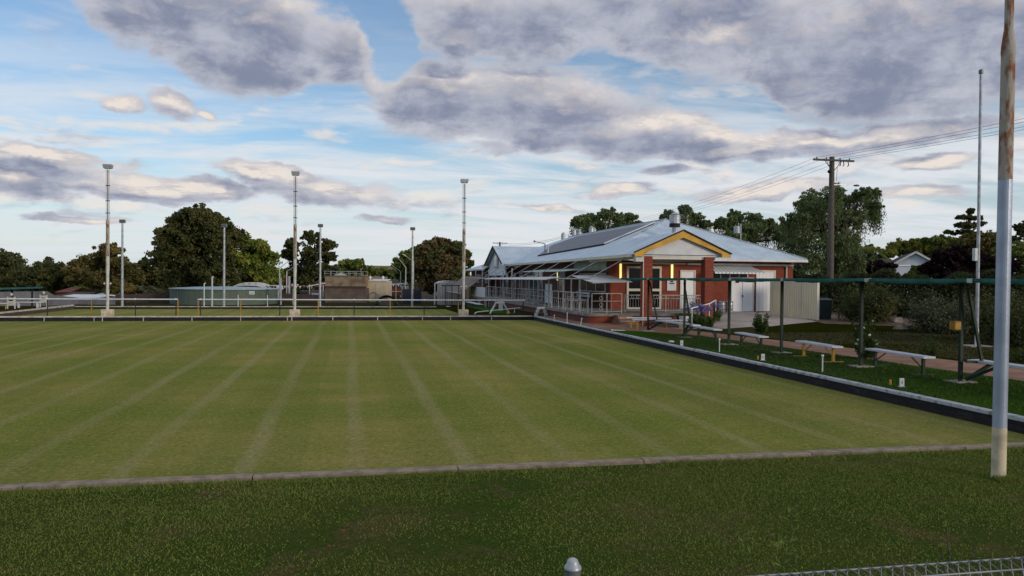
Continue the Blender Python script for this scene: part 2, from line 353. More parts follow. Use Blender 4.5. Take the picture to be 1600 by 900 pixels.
# ---------------------------------------------------------------- geometry helpers
def tagp(o, label=None, cat=None, group=None, kind=None):
    if label: o['label'] = label
    if cat: o['category'] = cat
    if group: o['group'] = group
    if kind: o['kind'] = kind
    return o
def thing(name, label, cat, loc=(0, 0, 0), rz=0.0, group=None):
    o = bpy.data.objects.new(name, None); COL.objects.link(o); o.empty_display_size = .3
    o.location = tuple(float(v) for v in loc); o.rotation_euler = (0, 0, rz); return tagp(o, label, cat, group)
class MB:
    def __init__(s): s.v, s.f = [], []
    def add(s, vs, fs):
        n = len(s.v); s.v += [tuple(float(c) for c in v) for v in vs]; s.f += [tuple(i+n for i in f) for f in fs]; return s
    def box(s, x0, x1, y0, y1, z0, z1):
        return s.add([(x0, y0, z0), (x1, y0, z0), (x1, y1, z0), (x0, y1, z0), (x0, y0, z1), (x1, y0, z1), (x1, y1, z1), (x0, y1, z1)],
                     [(3, 2, 1, 0), (4, 5, 6, 7), (0, 1, 5, 4), (1, 2, 6, 5), (2, 3, 7, 6), (3, 0, 4, 7)])
    def tube(s, a, b, r, r2=None, n=8, cap=True):
        a, b = Vector([float(q) for q in a]), Vector([float(q) for q in b]); r2 = r if r2 is None else r2
        d = (b-a).normalized(); u = d.cross(Vector((0, 0, 1)) if abs(d.z) < .9 else Vector((1, 0, 0))).normalized(); w_ = d.cross(u)
        vs = [a+(u*math.cos(t)+w_*math.sin(t))*r for t in [2*math.pi*k/n for k in range(n)]]+[b+(u*math.cos(t)+w_*math.sin(t))*r2 for t in [2*math.pi*k/n for k in range(n)]]
        fs = [(k, (k+1) % n, n+(k+1) % n, n+k) for k in range(n)]
        if cap: fs += [tuple(range(n))[::-1], tuple(range(n, 2*n))]
        return s.add(vs, fs)
    def path(s, pts, r, n=6):
        for a, b in zip(pts[:-1], pts[1:]): s.tube(a, b, r, n=n)
        return s
    def bar(s, a, b, wd, h, upv=(0, 0, 1)):
        a, b = Vector([float(q) for q in a]), Vector([float(q) for q in b]); d = (b-a).normalized(); u_ = Vector(upv)
        if abs(d.dot(u_)) > .95: u_ = Vector((0, 1, 0))
        sd = d.cross(u_).normalized()*wd/2; u_ = sd.cross(d).normalized()*h/2
        return s.add([a-sd-u_, a+sd-u_, a+sd+u_, a-sd+u_, b-sd-u_, b+sd-u_, b+sd+u_, b-sd+u_],
                     [(0, 1, 2, 3), (7, 6, 5, 4), (0, 4, 5, 1), (1, 5, 6, 2), (2, 6, 7, 3), (3, 7, 4, 0)])
    def lathe(s, prof, c=(0, 0, 0), n=16):
        vs = [(c[0]+r*math.cos(2*math.pi*k/n), c[1]+r*math.sin(2*math.pi*k/n), c[2]+z) for r, z in prof for k in range(n)]
        fs = [(i*n+k, i*n+(k+1) % n, (i+1)*n+(k+1) % n, (i+1)*n+k) for i in range(len(prof)-1) for k in range(n)]
        fs += [tuple(range(n))[::-1], tuple(range((len(prof)-1)*n, len(prof)*n))]
        return s.add(vs, fs)
    def slab(s, pts, th):                                     # polygon sheet with thickness downward along its normal
        P = [Vector([float(q) for q in p]) for p in pts]; nrm = (P[1]-P[0]).cross(P[2]-P[0]).normalized()
        if nrm.z < 0: P = P[::-1]; nrm = -nrm
        n = len(P); Q = [p-nrm*th for p in P]
        return s.add(P+Q, [tuple(range(n)), tuple(range(2*n-1, n-1, -1))]+[((k+1) % n, k, n+k, n+(k+1) % n) for k in range(n)])
    def blob(s, c, r, seed=0, n=8, j=.15):
        rg = random.Random(seed); vs = []; m_ = n//2
        for i in range(m_+1):
            for k in range(n):
                t, p = math.pi*i/m_, 2*math.pi*k/n; q = 1+rg.uniform(-j, j)
                vs.append((c[0]+r[0]*q*math.sin(t)*math.cos(p), c[1]+r[1]*q*math.sin(t)*math.sin(p), c[2]+r[2]*q*math.cos(t)))
        return s.add(vs, [(i*n+k, (i+1)*n+k, (i+1)*n+(k+1) % n, i*n+(k+1) % n) for i in range(m_) for k in range(n)])
    def build(s, name, m_, parent=None, loc=None, smooth=False, bevel=0):
        me = bpy.data.meshes.new(name)
        v = s.v
        if loc is not None: v = [(a-loc[0], b-loc[1], c_-loc[2]) for a, b, c_ in v]
        me.from_pydata(v, [], s.f); me.materials.append(MATS[m_] if isinstance(m_, str) else m_)
        bm = bmesh.new(); bm.from_mesh(me); bmesh.ops.recalc_face_normals(bm, faces=bm.faces)
        if bevel: bmesh.ops.bevel(bm, geom=bm.edges[:], offset=bevel, segments=1, affect='EDGES')
        bm.to_mesh(me); bm.free()
        if smooth:
            me.polygons.foreach_set('use_smooth', [True]*len(me.polygons)); me.update()
        o = bpy.data.objects.new(name, me); COL.objects.link(o)
        if loc is not None: o.location = tuple(float(q) for q in loc)
        if parent: o.parent = parent
        return o
def box(name, m_, parent, *a, **k): return MB().box(*a).build(name, m_, parent, **k)
def loc_box(name, m_, x0, x1, y0, y1, z0, z1): return box(name, m_, None, x0, x1, y0, y1, z0, z1, loc=((x0+x1)/2, (y0+y1)/2, z0))
def copy_tree(o, parent=None):
    c_ = o.copy(); COL.objects.link(c_)
    if parent: c_.parent = parent
    for ch in list(o.children): copy_tree(ch, c_)
    return c_
def np_mesh(name, verts, nper, m_, parent=None, loc=(0, 0, 0)):
    V = (verts-np.array(loc, dtype=float)).astype(np.float32); nf = len(V)//nper
    me = bpy.data.meshes.new(name); me.vertices.add(len(V)); me.vertices.foreach_set('co', V.ravel())
    me.loops.add(len(V)); me.loops.foreach_set('vertex_index', np.arange(len(V), dtype=np.int32))
    me.polygons.add(nf); me.polygons.foreach_set('loop_start', np.arange(0, len(V), nper, dtype=np.int32))
    me.update(calc_edges=True); me.materials.append(MATS[m_])
    o = bpy.data.objects.new(name, me); COL.objects.link(o); o.location = tuple(float(v) for v in loc)
    if parent: o.parent = parent; o.location = (0, 0, 0)
    return o
def leaves(P, Nrm, size, droop=0.0, aspect=.5, rg=RNG):
    n = len(P); nr = Nrm*.7+rg.normal(size=(n, 3))*.6; nr /= np.linalg.norm(nr, axis=1, keepdims=True)+1e-9
    t = rg.normal(size=(n, 3)); t[:, 2] -= droop*3; t -= nr*(t*nr).sum(1, keepdims=True); t /= np.linalg.norm(t, axis=1, keepdims=True)+1e-9
    b = np.cross(nr, t); s = (size*rg.uniform(.6, 1.25, n))[:, None]
    return np.stack([P-t*s, P+b*s*aspect, P+t*s, P-b*s*aspect], 1).reshape(-1, 3)
# ---------------------------------------------------------------- terrain
GXs = [-3000, -400, -80, -40, -26, -23.02, -23.0, -21.12, -21.1, 0, 8.2, 8.22, 9.93, 9.95, 10.3, 13.4, 17, 22, 30, 45, 80, 400, 3000]
GYs = [-400, -60, -10, 0, 8.78, 8.82, 20, 27.5, 30, 33, 36, 39.4, 41.30, 41.34, 43.92, 43.96, 55, 66.92, 66.96, 72, 100, 300, 3000]
def h0(x, y):
    if -23.01 <= x <= 9.94 and 8.80 < y < 41.31: return -.06
    if -21.11 <= x <= 8.21 and 43.95 < y < 66.93: return -.46
    if y < 8.8 and x < 10: return .10
    if y > 70: return -.45
    if y > 60: return -.2
    if x >= 8.2:
        v = .26 if (y < 29 or x <= 13.4) else (.40 if y < 31 else (.48 if y < 34 else .55))
        return v
    if y > 43: return .05
    return .22
GH = [[h0(x, y) for x in GXs] for y in GYs]
def H(x, y):
    i = max(0, min(len(GXs)-2, int(np.searchsorted(GXs, x))-1)); j = max(0, min(len(GYs)-2, int(np.searchsorted(GYs, y))-1))
    u = (x-GXs[i])/(GXs[i+1]-GXs[i]); v = (y-GYs[j])/(GYs[j+1]-GYs[j])
    return (GH[j][i]*(1-u)+GH[j][i+1]*u)*(1-v)+(GH[j+1][i]*(1-u)+GH[j+1][i+1]*u)*v
nX = len(GXs)
g = MB().add([(x, y, GH[j][i]) for j, y in enumerate(GYs) for i, x in enumerate(GXs)],
             [(j*nX+i, j*nX+i+1, (j+1)*nX+i+1, (j+1)*nX+i) for j in range(len(GYs)-1) for i in range(nX-1)]).build('ground', 'ground_mix')
tagp(g, kind='structure')
def patch(quads, dz, name, m_, n=10):
    b = MB()
    for q in quads:
        q = [np.array(p, float) for p in q]; vs = []
        for j in range(n+1):
            for i in range(n+1):
                u, v = i/n, j/n; p = (q[0]*(1-u)+q[1]*u)*(1-v)+(q[3]*(1-u)+q[2]*u)*v
                vs.append((p[0], p[1], H(p[0], p[1])+dz))
        b.add(vs, [(j*(n+1)+i, j*(n+1)+i+1, (j+1)*(n+1)+i+1, (j+1)*(n+1)+i) for j in range(n) for i in range(n)])
    o = b.build(name, m_, smooth=True); tagp(o, kind='structure'); return o
patch([[(-30, -3), (9.9, -3), (9.9, 8.75), (-30, 8.75)], [(9.9, -3), (13, -3), (13, 8.75), (9.9, 8.75)]], .012, 'near_lawn', 'lawn_near', 24)
o = MB().add([(-23, 8.8, .04), (9.94, 8.8, .04), (9.94, 41.3, .04), (-23, 41.3, .04)], [(0, 1, 2, 3)]).build('bowling_green', 'bowling_turf'); tagp(o, kind='structure')
o = MB().add([(-21.1, 44, -.4), (8.2, 44, -.4), (8.2, 66.9, -.4), (-21.1, 66.9, -.4)], [(0, 1, 2, 3)]).build('bowling_green', 'bowling_turf'); tagp(o, kind='structure')
patch([[(10.12, 5), (14.2, 5), (13.7, 13.5), (10.12, 13.5)], [(10.12, 13.5), (13.7, 13.5), (13.3, 18.4), (10.12, 18.4)], [(10.12, 18.4), (13.3, 18.4), (12.6, 26), (10.12, 26)],
       [(10.12, 26), (12.6, 26), (11.5, 28.4), (10.12, 29.8)]], .012, 'verge_lawn', 'lawn_green', 8)
patch([[(14.2, 5), (16.4, 5), (15.6, 15.6), (13.7, 13.5)], [(13.7, 13.5), (15.6, 15.6), (15, 20.7), (13.3, 18.4)], [(13.3, 18.4), (15, 20.7), (14.1, 25.4), (12.6, 26)],
       [(12.6, 26), (14.1, 25.4), (13.4, 29.8), (11.5, 28.4)], [(11.5, 28.4), (13.4, 29.8), (13.4, 34.4), (10.12, 34.4)], [(11.5, 28.4), (10.12, 34.4), (10.12, 32), (10.12, 29.8)],
       [(10.12, 34.4), (10.9, 34.4), (10.9, 41.3), (10.12, 41.3)]], .012, 'path', 'paving_brown', 8)
patch([[(13.4, 29.8), (16.3, 29.0), (24.6, 34.0), (13.4, 33.3)], [(13.4, 33.3), (24.6, 34.0), (24.6, 39.4), (15.8, 39.4)]], .018, 'concrete_apron', 'concrete', 12)
patch([[(16.4, 4), (40, 4), (40, 20), (15.2, 20)], [(15.2, 20), (40, 20), (30, 26.5), (14.1, 25.4)], [(14.1, 25.4), (30, 26.5), (24.6, 33.6), (16.3, 29.0)]], .012, 'dry_lawn', 'lawn_dry', 14)
patch([[(20.5, 30.6), (30, 26.5), (60, 36), (24.6, 46)], [(30, 26.5), (40, 19), (70, 19), (60, 36)]], .02, 'garden_bed', 'soil', 14)
patch([[(8.25, 44), (9.5, 44), (9.5, 67), (8.25, 67)]], .012, 'side_verge', 'lawn_green', 6)
# concrete kerb at the near edge
b = MB()
for k in range(15):
    x0 = -23.2+k*2.22; b.box(x0+.006, x0+2.214, 8.68, 8.82, -.05, .160+random.uniform(-.006, .006))
o = b.build('kerb', 'kerb_concrete', bevel=.005); tagp(o, kind='structure')
# right bank: black ditch board and white plinth (structure of the green)
def ledge(name, segs, axis, face, top, z0, z1, wdt, mtop):
    b1, b2 = MB(), MB()
    for a, c_ in segs:
        if axis == 'y': b1.box(face, face+.03, a, c_, z0, z1-.06); b2.box(face-.02, face+wdt, a+.004, c_-.004, z1-.06, z1+random.uniform(-.006, .006))
        else: b1.box(a, c_, face, face+.03, z0, z1-.06); b2.box(a+.004, c_-.004, face-.02, face+wdt, z1-.06, z1+random.uniform(-.004, .004))
    tagp(b1.build('ditch_board', 'ditch_black', bevel=.004), kind='structure'); tagp(b2.build(name, mtop, bevel=.008), kind='structure')
def seg(a, b_, n): return [(a+(b_-a)*k/n, a+(b_-a)*(k+1)/n) for k in range(n)]
ledge('plinth', seg(4, 41.25, 13), 'y', 9.89, 0, -.05, .28, .14, 'ledge_paint')
ledge('plinth', seg(-23.2, 9.84, 7), 'x', 41.3, 0, -.05, .28, .22, 'far_ledge')
ledge('plinth', seg(-21.2, 7.4, 7), 'x', 66.9, 0, -.45, -.18, .22, 'far_ledge')
ledge('plinth', seg(44.2, 67, 8), 'y', 8.25, 0, -.45, -.12, .2, 'far_ledge')
b1 = MB(); b1.box(-21.3, -21.1, 44, 66.8, -.16, -.05)
tagp(b1.build('plinth', 'far_ledge'), kind='structure'); tagp(MB().box(-21.14, -21.08, 44, 66.8, -.45, -.161).build('ditch_board', 'brown_fence'), kind='structure')
# white joint strips of the far ditch
for k, px in enumerate((69, 147, 160, 224, 300, 376, 449, 456, 520, 590, 660, 704, 768)):
    x = gy(px, 499, 41.28)[0]; b = MB().box(x-.02, x+.02, 41.27, 41.29, 0.01, .22)
    tagp(b.build('joint_cover', 'far_ledge'), kind='structure')
# hill far away
hl = MB(); n = 24; vs = []; hc = at(602, 436, 640)
for i in range(n+1):
    for j in range(9):
        u, v = i/n, j/8; vs.append((hc[0]-62+u*124, hc[1]-60+v*300, -1+14.2*max(0, min(1, 5*math.sin(math.pi*u)))**.8*math.sin(math.pi*v)**.5))
hl.add(vs, [(i*9+j, (i+1)*9+j, (i+1)*9+j+1, i*9+j+1) for i in range(n) for j in range(8)])
tagp(hl.build('hill', 'hill_brown', smooth=True), kind='structure')
# ---------------------------------------------------------------- vegetation
def ball(n, rg):
    d = rg.normal(size=(n, 3)); return d/(np.linalg.norm(d, axis=1, keepdims=True)+1e-9)
def crown_points(lobes, rg, sub=12, per=70, flat=.8, fill=.5):
    P, Nn, cl = [], [], []
    for c, r in lobes:
        c = np.array(c, float); r = np.array(r, float) if np.ndim(r) else np.array([r, r, r*flat])
        for k in range(sub*2):
            d = ball(1, rg)[0]; d[2] = d[2]*.9+.08; q = c+d*r*rg.uniform(.35, 1.02)
            rr = r.mean()*rg.uniform(.15, .36); cl.append(q)
            per_ = int(per*.62); u = ball(per_, rg); rad = rg.uniform(.1, 1.15, per_)**fill
            P.append(q+u*rad[:, None]*rr*np.array([1.1, 1.1, .75])); Nn.append(u*.6+np.array([0, 0, .5]))
    return np.concatenate(P), np.concatenate(Nn), cl
def tree(name, label, lobes, D, leaf, lsize, base=None, cat='tree', group=None, sub=12, per=70, trunk_r=.25, bark='bark', depth=.55, seed=0, strands=0, zb=None, limbs=6, flat=.8):
    """lobes: (px, py, radius px) measured on the photograph, set out at distance D with real depth."""
    rg = np.random.default_rng(seed+11); W = D/F; L = []
    cx = sum(l[0]*l[2] for l in lobes)/sum(l[2] for l in lobes); span = max(l[0]+l[2] for l in lobes)-min(l[0]-l[2] for l in lobes)
    for px, py, r in lobes:
        for q in range(2 if depth > .3 else 1):
            dd = rg.uniform(-.5, .5)*depth*span*W; p = at(px, py, D)+np.array([math.sin(YAW), math.cos(YAW), 0])*dd
            rr = r*W*(1.0 if q == 0 else .9); L.append((p, (rr, rr, rr*(flat if r > 6 else 1))))
    bx = base if base is not None else cx; zb = -.45 if zb is None else zb
    bp = at(bx, 440, D); root = thing(name, label, cat, (bp[0], bp[1], zb), 0, group)
    P, Nn, cl = crown_points(L, rg, sub, per)
    if strands:
        n = strands; tops = P[rg.integers(0, len(P), n)]; out = []; m_ = 16
        for k in range(m_): out.append(tops+rg.normal(size=(n, 3))*.04*k**.5-np.array([0, 0, 1])*k*lsize*1.05*rg.uniform(.5, 1.3, (n, 1)))
        S_ = np.concatenate(out); V = np.concatenate([leaves(P, Nn, lsize, .3, .5, rg), leaves(S_, rg.normal(size=S_.shape), lsize*.9, 2.0, .3, rg)])
    else: V = leaves(P, Nn, lsize, .1, .55, rg)
    loc = np.array([bp[0], bp[1], zb])
    V = V[(V.reshape(-1, 4, 3)[:, :, 2].min(1) > zb+.02).repeat(4)]
    np_mesh('crown', V, 4, leaf, root, loc)
    b = MB(); top = np.mean([l[0] for l in L], 0); zc = min(l[0][2]-l[1][2]*.3 for l in L); zf = max(zb+.6, min(zc, top[2])) 
    f = Vector(loc); k1 = Vector((loc[0]+(top[0]-loc[0])*.35, loc[1]+(top[1]-loc[1])*.35, zf))
    b.tube(f-Vector((0, 0, .1)), k1, trunk_r, trunk_r*.72, 9)
    for i in range(limbs):
        e = Vector(cl[rg.integers(0, len(cl))]); mid = k1.lerp(e, .5)+Vector((0, 0, (e.z-k1.z)*.12)); b.tube(k1, mid, trunk_r*.5, trunk_r*.3, 6); b.tube(mid, e, trunk_r*.3, trunk_r*.08, 5)
    b.v = [(x-loc[0], y-loc[1], z-loc[2]) for x, y, z in b.v]
    b.build('trunk', bark, root, smooth=True)
    return root
BT = 'trees beyond the greens'; RB = 'trees behind the clubhouse'; RR = 'trees and hedges beyond the garden'
tree('dark_tree', 'dark round tree at the left edge of the photo, its crown cut by the frame', [(2, 410, 26), (-12, 432, 30), (14, 437, 24)], 125, 'leaf_dark', .30, 5, group=BT, seed=1, sub=16, per=90)
tree('dark_tree', 'low wide dark tree between the frame-edge tree and the olive gum', [(60, 420, 24), (42, 438, 26), (84, 440, 26)], 118, 'leaf_dark', .28, 62, group=BT, seed=2, sub=16, per=90)
tree('gum_tree', 'olive domed gum tree behind the leftmost tall light pole', [(168, 392, 17), (150, 412, 24), (184, 414, 22), (116, 416, 20), (128, 436, 28), (166, 440, 30), (200, 436, 20)], 112, 'leaf_olive', .26, 160, group=BT, seed=3, sub=13, per=70)
tree('dark_tree', 'low dark straggly tree filling the dip left of the largest gum', [(212, 418, 15), (236, 412, 11), (228, 434, 24), (252, 436, 22), (205, 445, 18)], 120, 'leaf_dark', .26, 230, group=BT, seed=4, sub=11, per=70)
tree('gum_tree', 'largest tree in the photo, tall dense dark gum with ragged left side', [(300, 345, 25), (280, 370, 22), (272, 396, 24), (345, 368, 24), (318, 338, 22), (292, 352, 22), (340, 352, 20), (268, 364, 17), (262, 380, 13), (310, 372, 34), (338, 385, 34), (290, 400, 36), (262, 412, 12), (330, 420, 40), (292, 432, 32), (352, 432, 30)], 92, 'leaf_dark', .20, 320, group=BT, seed=5, sub=20, per=85, trunk_r=.5, limbs=14)
tree('gum_tree', 'bright olive green rounded tree joined to the right of the largest gum', [(372, 375, 18), (392, 386, 20), (412, 390, 16), (424, 402, 12), (380, 410, 30), (408, 420, 28), (370, 435, 28), (425, 436, 20), (400, 442, 22)], 97, 'leaf_bright', .20, 390, group=BT, seed=6, sub=17, per=80, trunk_r=.4)
tree('gum_tree', 'dark gum with sky showing through, behind the middle tall light pole', [(486, 372, 14), (462, 384, 14), (506, 384, 15), (450, 398, 12), (488, 398, 20), (512, 402, 12), (470, 415, 24), (500, 422, 22), (452, 430, 20), (510, 432, 14), (478, 442, 22)], 105, 'leaf_dark', .22, 482, group=BT, seed=7, sub=13, per=62, trunk_r=.4, limbs=12)
tree('small_tree', 'low rounded dark green tree behind the railed brown block', [(540, 416, 13), (560, 414, 12), (530, 424, 12), (575, 424, 12), (552, 428, 14)], 150, 'leaf_mid', .30, 550, group=BT, seed=8)
tree('small_tree', 'low green tree at the foot of the bare hill', [(598, 426, 11), (616, 430, 12), (632, 428, 12)], 160, 'leaf_mid', .30, 610, group=BT, seed=9)
tree('small_tree', 'tiny lone tree standing on the hill skyline', [(565.5, 407, 3.2), (563, 410, 2)], 640, 'leaf_dark', 1.0, 565, group=BT, seed=10, sub=6, per=30, trunk_r=.5, zb=9.5, depth=0, limbs=3)
tree('broad_tree', 'green tree whose crown leans out left of the reddish brown tree', [(628, 412, 15), (640, 400, 13), (652, 392, 11), (636, 430, 20), (655, 420, 22)], 112, 'leaf_mid', .24, 645, group=BT, seed=11, sub=14, per=80)
tree('broad_tree', 'big reddish brown tree behind the right tall light pole', [(688, 385, 18), (668, 393, 19), (708, 392, 17), (680, 410, 30), (712, 410, 17), (664, 425, 20), (700, 432, 26), (678, 442, 24)], 102, 'leaf_brown', .21, 696, group=BT, seed=12, sub=20, per=85, trunk_r=.7, limbs=10)
tree('broad_tree', 'green gum crown showing right of the reddish brown tree', [(716, 384, 11), (728, 398, 9), (733, 412, 8), (722, 424, 13), (726, 440, 13)], 108, 'leaf_mid', .22, 724, group=BT, seed=13, sub=13, per=70)
# shrubs left of the water tank
tree('shrub', 'rounded brown olive shrub left of the big tank', [(190, 446, 13), (205, 452, 13), (180, 456, 11)], 86, 'leaf_olive', .16, 192, 'shrub', seed=14, sub=14, per=70, trunk_r=.08)
tree('shrub', 'grey green spiky shrub next to the brown fence', [(224, 452, 8), (236, 454, 9), (246, 456, 7)], 84, 'leaf_grey', .14, 236, 'shrub', seed=15, trunk_r=.06)
tree('shrub', 'bright green low bush behind the red tiled roof', [(122, 452, 8), (134, 455, 8), (112, 455, 7)], 105, 'leaf_bright', .18, 124, 'shrub', seed=16, trunk_r=.06)
tree('flowering_shrub', 'red flowering bush behind the lamp posts at the playground', [(436, 441, 6), (449, 438, 7), (456, 443, 5), (443, 449, 8)], 104, 'flower_red', .11, 446, 'shrub', seed=17, sub=7, per=34, trunk_r=.06, bark='bark')
tree('small_tree', 'dark red leaved small tree beside the white playground roof', [(474, 448, 7), (480, 456, 7), (470, 458, 6)], 108, 'leaf_plum', .16, 475, group=BT, seed=18, trunk_r=.08)
# behind the clubhouse
tree('pepper_tree', 'pale green pepper tree over the roof vents at the far end of the clubhouse', [(905, 346, 14), (922, 342, 13), (944, 336, 15), (962, 343, 13), (982, 343, 14), (998, 350, 10), (930, 358, 22), (970, 360, 22)], 98, 'leaf_pepper', .17, 945, group=RB, seed=20, sub=14, per=62, zb=0, trunk_r=.4, strands=500)
tree('pepper_tree', 'pepper tree rising behind the hipped roof apex', [(1042, 338, 12), (1068, 328, 12), (1090, 340, 14), (1052, 350, 15), (1104, 350, 9)], 92, 'leaf_pepper', .16, 1068, group=RB, seed=21, sub=12, per=56, zb=0, trunk_r=.35, strands=450)
tree('pepper_tree', 'leafy tree behind the right slope of the clubhouse roof', [(1150, 338, 14), (1134, 350, 15), (1180, 345, 16), (1205, 352, 15), (1165, 362, 24), (1215, 368, 20), (1140, 372, 18), (1228, 356, 12)], 84, 'leaf_pepper', .16, 1175, group=RB, seed=22, sub=14, per=64, zb=0, trunk_r=.4, strands=700)
tree('pepper_tree', 'large weeping pepper tree behind the timber power pole', [(1282, 306, 19), (1262, 322, 20), (1300, 318, 20), (1330, 312, 15), (1352, 302, 13), (1374, 300, 11), (1248, 345, 20), (1282, 350, 32), (1320, 346, 24), (1262, 385, 30), (1300, 385, 34), (1330, 380, 20), (1286, 418, 32), (1250, 410, 18), (1325, 410, 20), (1368, 322, 10)], 62, 'leaf_pepper', .115, 1305, group=RB, seed=23, sub=14, per=66, zb=.3, trunk_r=.45, strands=2600, limbs=14, bark='bark')
# beyond the garden, right
tree('golden_tree', 'yellow green rounded tree behind the white gabled house', [(1412, 384, 14), (1432, 382, 14), (1452, 388, 13), (1398, 392, 12), (1425, 396, 18), (1460, 398, 12)], 112, 'leaf_gold', .20, 1425, group=RR, seed=30, sub=15, per=75, zb=.2)
tree('broad_tree', 'long dark green tree mass right of the golden tree', [(1470, 378, 15), (1490, 382, 17), (1455, 376, 8), (1482, 400, 24)], 100, 'leaf_mid', .19, 1482, group=RR, seed=31, sub=16, per=80, zb=.2)
tree('broad_tree', 'olive topped tree behind the slim flagpole', [(1520, 378, 19), (1545, 374, 18), (1500, 384, 14), (1530, 398, 28), (1560, 392, 22)], 88, 'leaf_olive', .17, 1535, group=RR, seed=32, sub=16, per=80, zb=.2)
tree('conifer', 'dark layered conifer standing above the other trees beside the flagpole', [(1512, 331, 5), (1506, 339, 9), (1524, 341, 8), (1495, 352, 8), (1514, 352, 13), (1532, 350, 8), (1488, 362, 7), (1508, 366, 15), (1530, 366, 11)], 104, 'leaf_dark', .17, 1512, group=RR, seed=33, sub=11, per=44, zb=.2, depth=.4, limbs=10, flat=.5)
tree('gum_tree', 'thin dark gum crown at the right edge behind the big pole', [(1592, 354, 8), (1602, 362, 12), (1590, 374, 8), (1612, 350, 12)], 92, 'leaf_dark', .17, 1606, group=RR, seed=34, sub=9, per=42, zb=.2)
tree('broad_tree', 'dark green tree filling the right edge below the thin gum', [(1588, 395, 24), (1612, 392, 26), (1600, 420, 28), (1570, 412, 22)], 72, 'leaf_mid', .15, 1600, group=RR, seed=35, sub=16, per=80, zb=.3)
tree('plum_tree', 'round dark purple plum tree left of the white gabled house', [(1362, 412, 19), (1345, 418, 16), (1384, 418, 15), (1362, 430, 24), (1336, 430, 14), (1390, 432, 12)], 66, 'leaf_plum', .12, 1364, group=RR, seed=36, sub=17, per=85, zb=.3)
tree('plum_tree', 'wide dark purple plum tree right of the white gabled house', [(1470, 402, 16), (1500, 398, 20), (1460, 420, 14), (1490, 422, 24), (1530, 412, 22), (1560, 418, 18), (1520, 432, 22), (1480, 436, 20)], 60, 'leaf_plum', .11, 1505, group=RR, seed=37, sub=18, per=90, zb=.3, depth=.35)
tree('shrub', 'bright green rounded bush in front of the white gabled house', [(1432, 422, 10), (1444, 427, 9), (1422, 429, 8)], 64, 'leaf_mid', .10, 1433, 'shrub', seed=38, trunk_r=.06, zb=.3)
tree('broad_tree', 'low dark foliage under the palm behind the plum tree', [(1340, 396, 14), (1362, 392, 12), (1382, 396, 12), (1320, 405, 14)], 90, 'leaf_gold', .16, 1355, group=RR, seed=39, sub=13, per=70, zb=.2)
# palm fronds
pp = at(1352, 392, 84); root = thing('palm_tree', 'palm with arching fronds between the weeping pepper and the plum tree', 'palm', (pp[0], pp[1], .2))
b = MB(); b.tube((0, 0, 0), (0, 0, pp[2]-.2), .28, .2, 10); b.build('trunk', 'bark', root)
P = []; rg = np.random.default_rng(3)
for k in range(26):
    a = rg.uniform(0, 6.283); e0 = rg.uniform(.1, 1.2); L_ = rg.uniform(2.0, 2.9)
    for i in range(16):
        t = i/15; r_ = L_*t*math.cos(e0*.6); z = pp[2]-.2+L_*(t*math.sin(e0)-t*t*.85)
        c0 = np.array([r_*math.cos(a), r_*math.sin(a), z]); sd = np.array([-math.sin(a), math.cos(a), 0]); al = np.array([math.cos(a), math.sin(a), -.3])
        for s in (-1, 1):
            tip = c0+sd*s*.42*(1-t*.6)+al*.22-np.array([0, 0, .14]); P += [c0-al*.03, tip, c0+al*.05]
np_mesh('crown', np.array(P), 3, 'leaf_mid', root)
# hedge and shrubs of the garden (right)
def hedge(name, label, A, B, wd, h_, leaf, n, ls, seed, group=None):
    rg = np.random.default_rng(seed); A, B = np.array(A, float), np.array(B, float); L_ = np.linalg.norm(B-A); d = (B-A)/L_; s = np.array([-d[1], d[0]])
    u = rg.uniform(0, L_, n); v = rg.uniform(-1, 1, n); hh = h_*(1+.10*np.sin(u*1.3+seed)+.07*np.sin(u*3.7)); z = rg.uniform(0, 1, n)**.75
    k = rg.random(n) < .5; v[k] = np.sign(v[k])*rg.uniform(.75, 1.05, k.sum()); z[~k] = rg.uniform(.82, 1.05, (~k).sum())
    bul = 1+.16*np.sin(u*2.1+z*3)
    z0 = H(A[0], A[1]); P = np.stack([A[0]+d[0]*u+s[0]*v*wd/2*bul, A[1]+d[1]*u+s[1]*v*wd/2*bul, z0+z*hh], 1)
    Nn = np.stack([s[0]*v, s[1]*v, z*.8], 1); root = thing(name, label, 'hedge', (A[0], A[1], z0), 0, group)
    np_mesh('foliage', leaves(P, Nn, ls, .1, .55, rg), 4, leaf, root, (A[0], A[1], z0))
    m_ = max(4, int(L_/1.6))
    for i in range(m_): p = A+d*(i+.5)*L_/m_-A; MB().tube((p[0], p[1], 0), (p[0]+rg.uniform(-.2, .2), p[1], h_*.8), .05, .02, 5).build('stem', 'stem', root)
    return root
p_, q_ = at(1318, 440, 72), at(1680, 440, 66)
hedge('tree_belt', 'dark belt of foliage low behind the plum trees and the white gabled house', (p_[0], p_[1]), (q_[0], q_[1]), 3.0, 2.95, 'leaf_hedge', 26000, .13, 5)
p_, q_ = at(-120, 440, 128), at(330, 440, 118)
hedge('tree_belt', 'low dark belt of foliage under the trees at the left', (p_[0], p_[1]), (q_[0], q_[1]), 4.0, 3.6, 'leaf_dark', 16000, .26, 6)
hedge('hedge', 'long dark clipped hedge under the shade canopy line, right of the wheelie bin', (24.6, 41), (46, 27), 2.2, 2.05, 'leaf_hedge', 42000, .085, 1)
hedge('hedge', 'far stretch of dark hedge reaching the right edge of the photo', (33, 29.5), (50, 20), 2.0, 2.3, 'leaf_hedge', 26000, .085, 2)
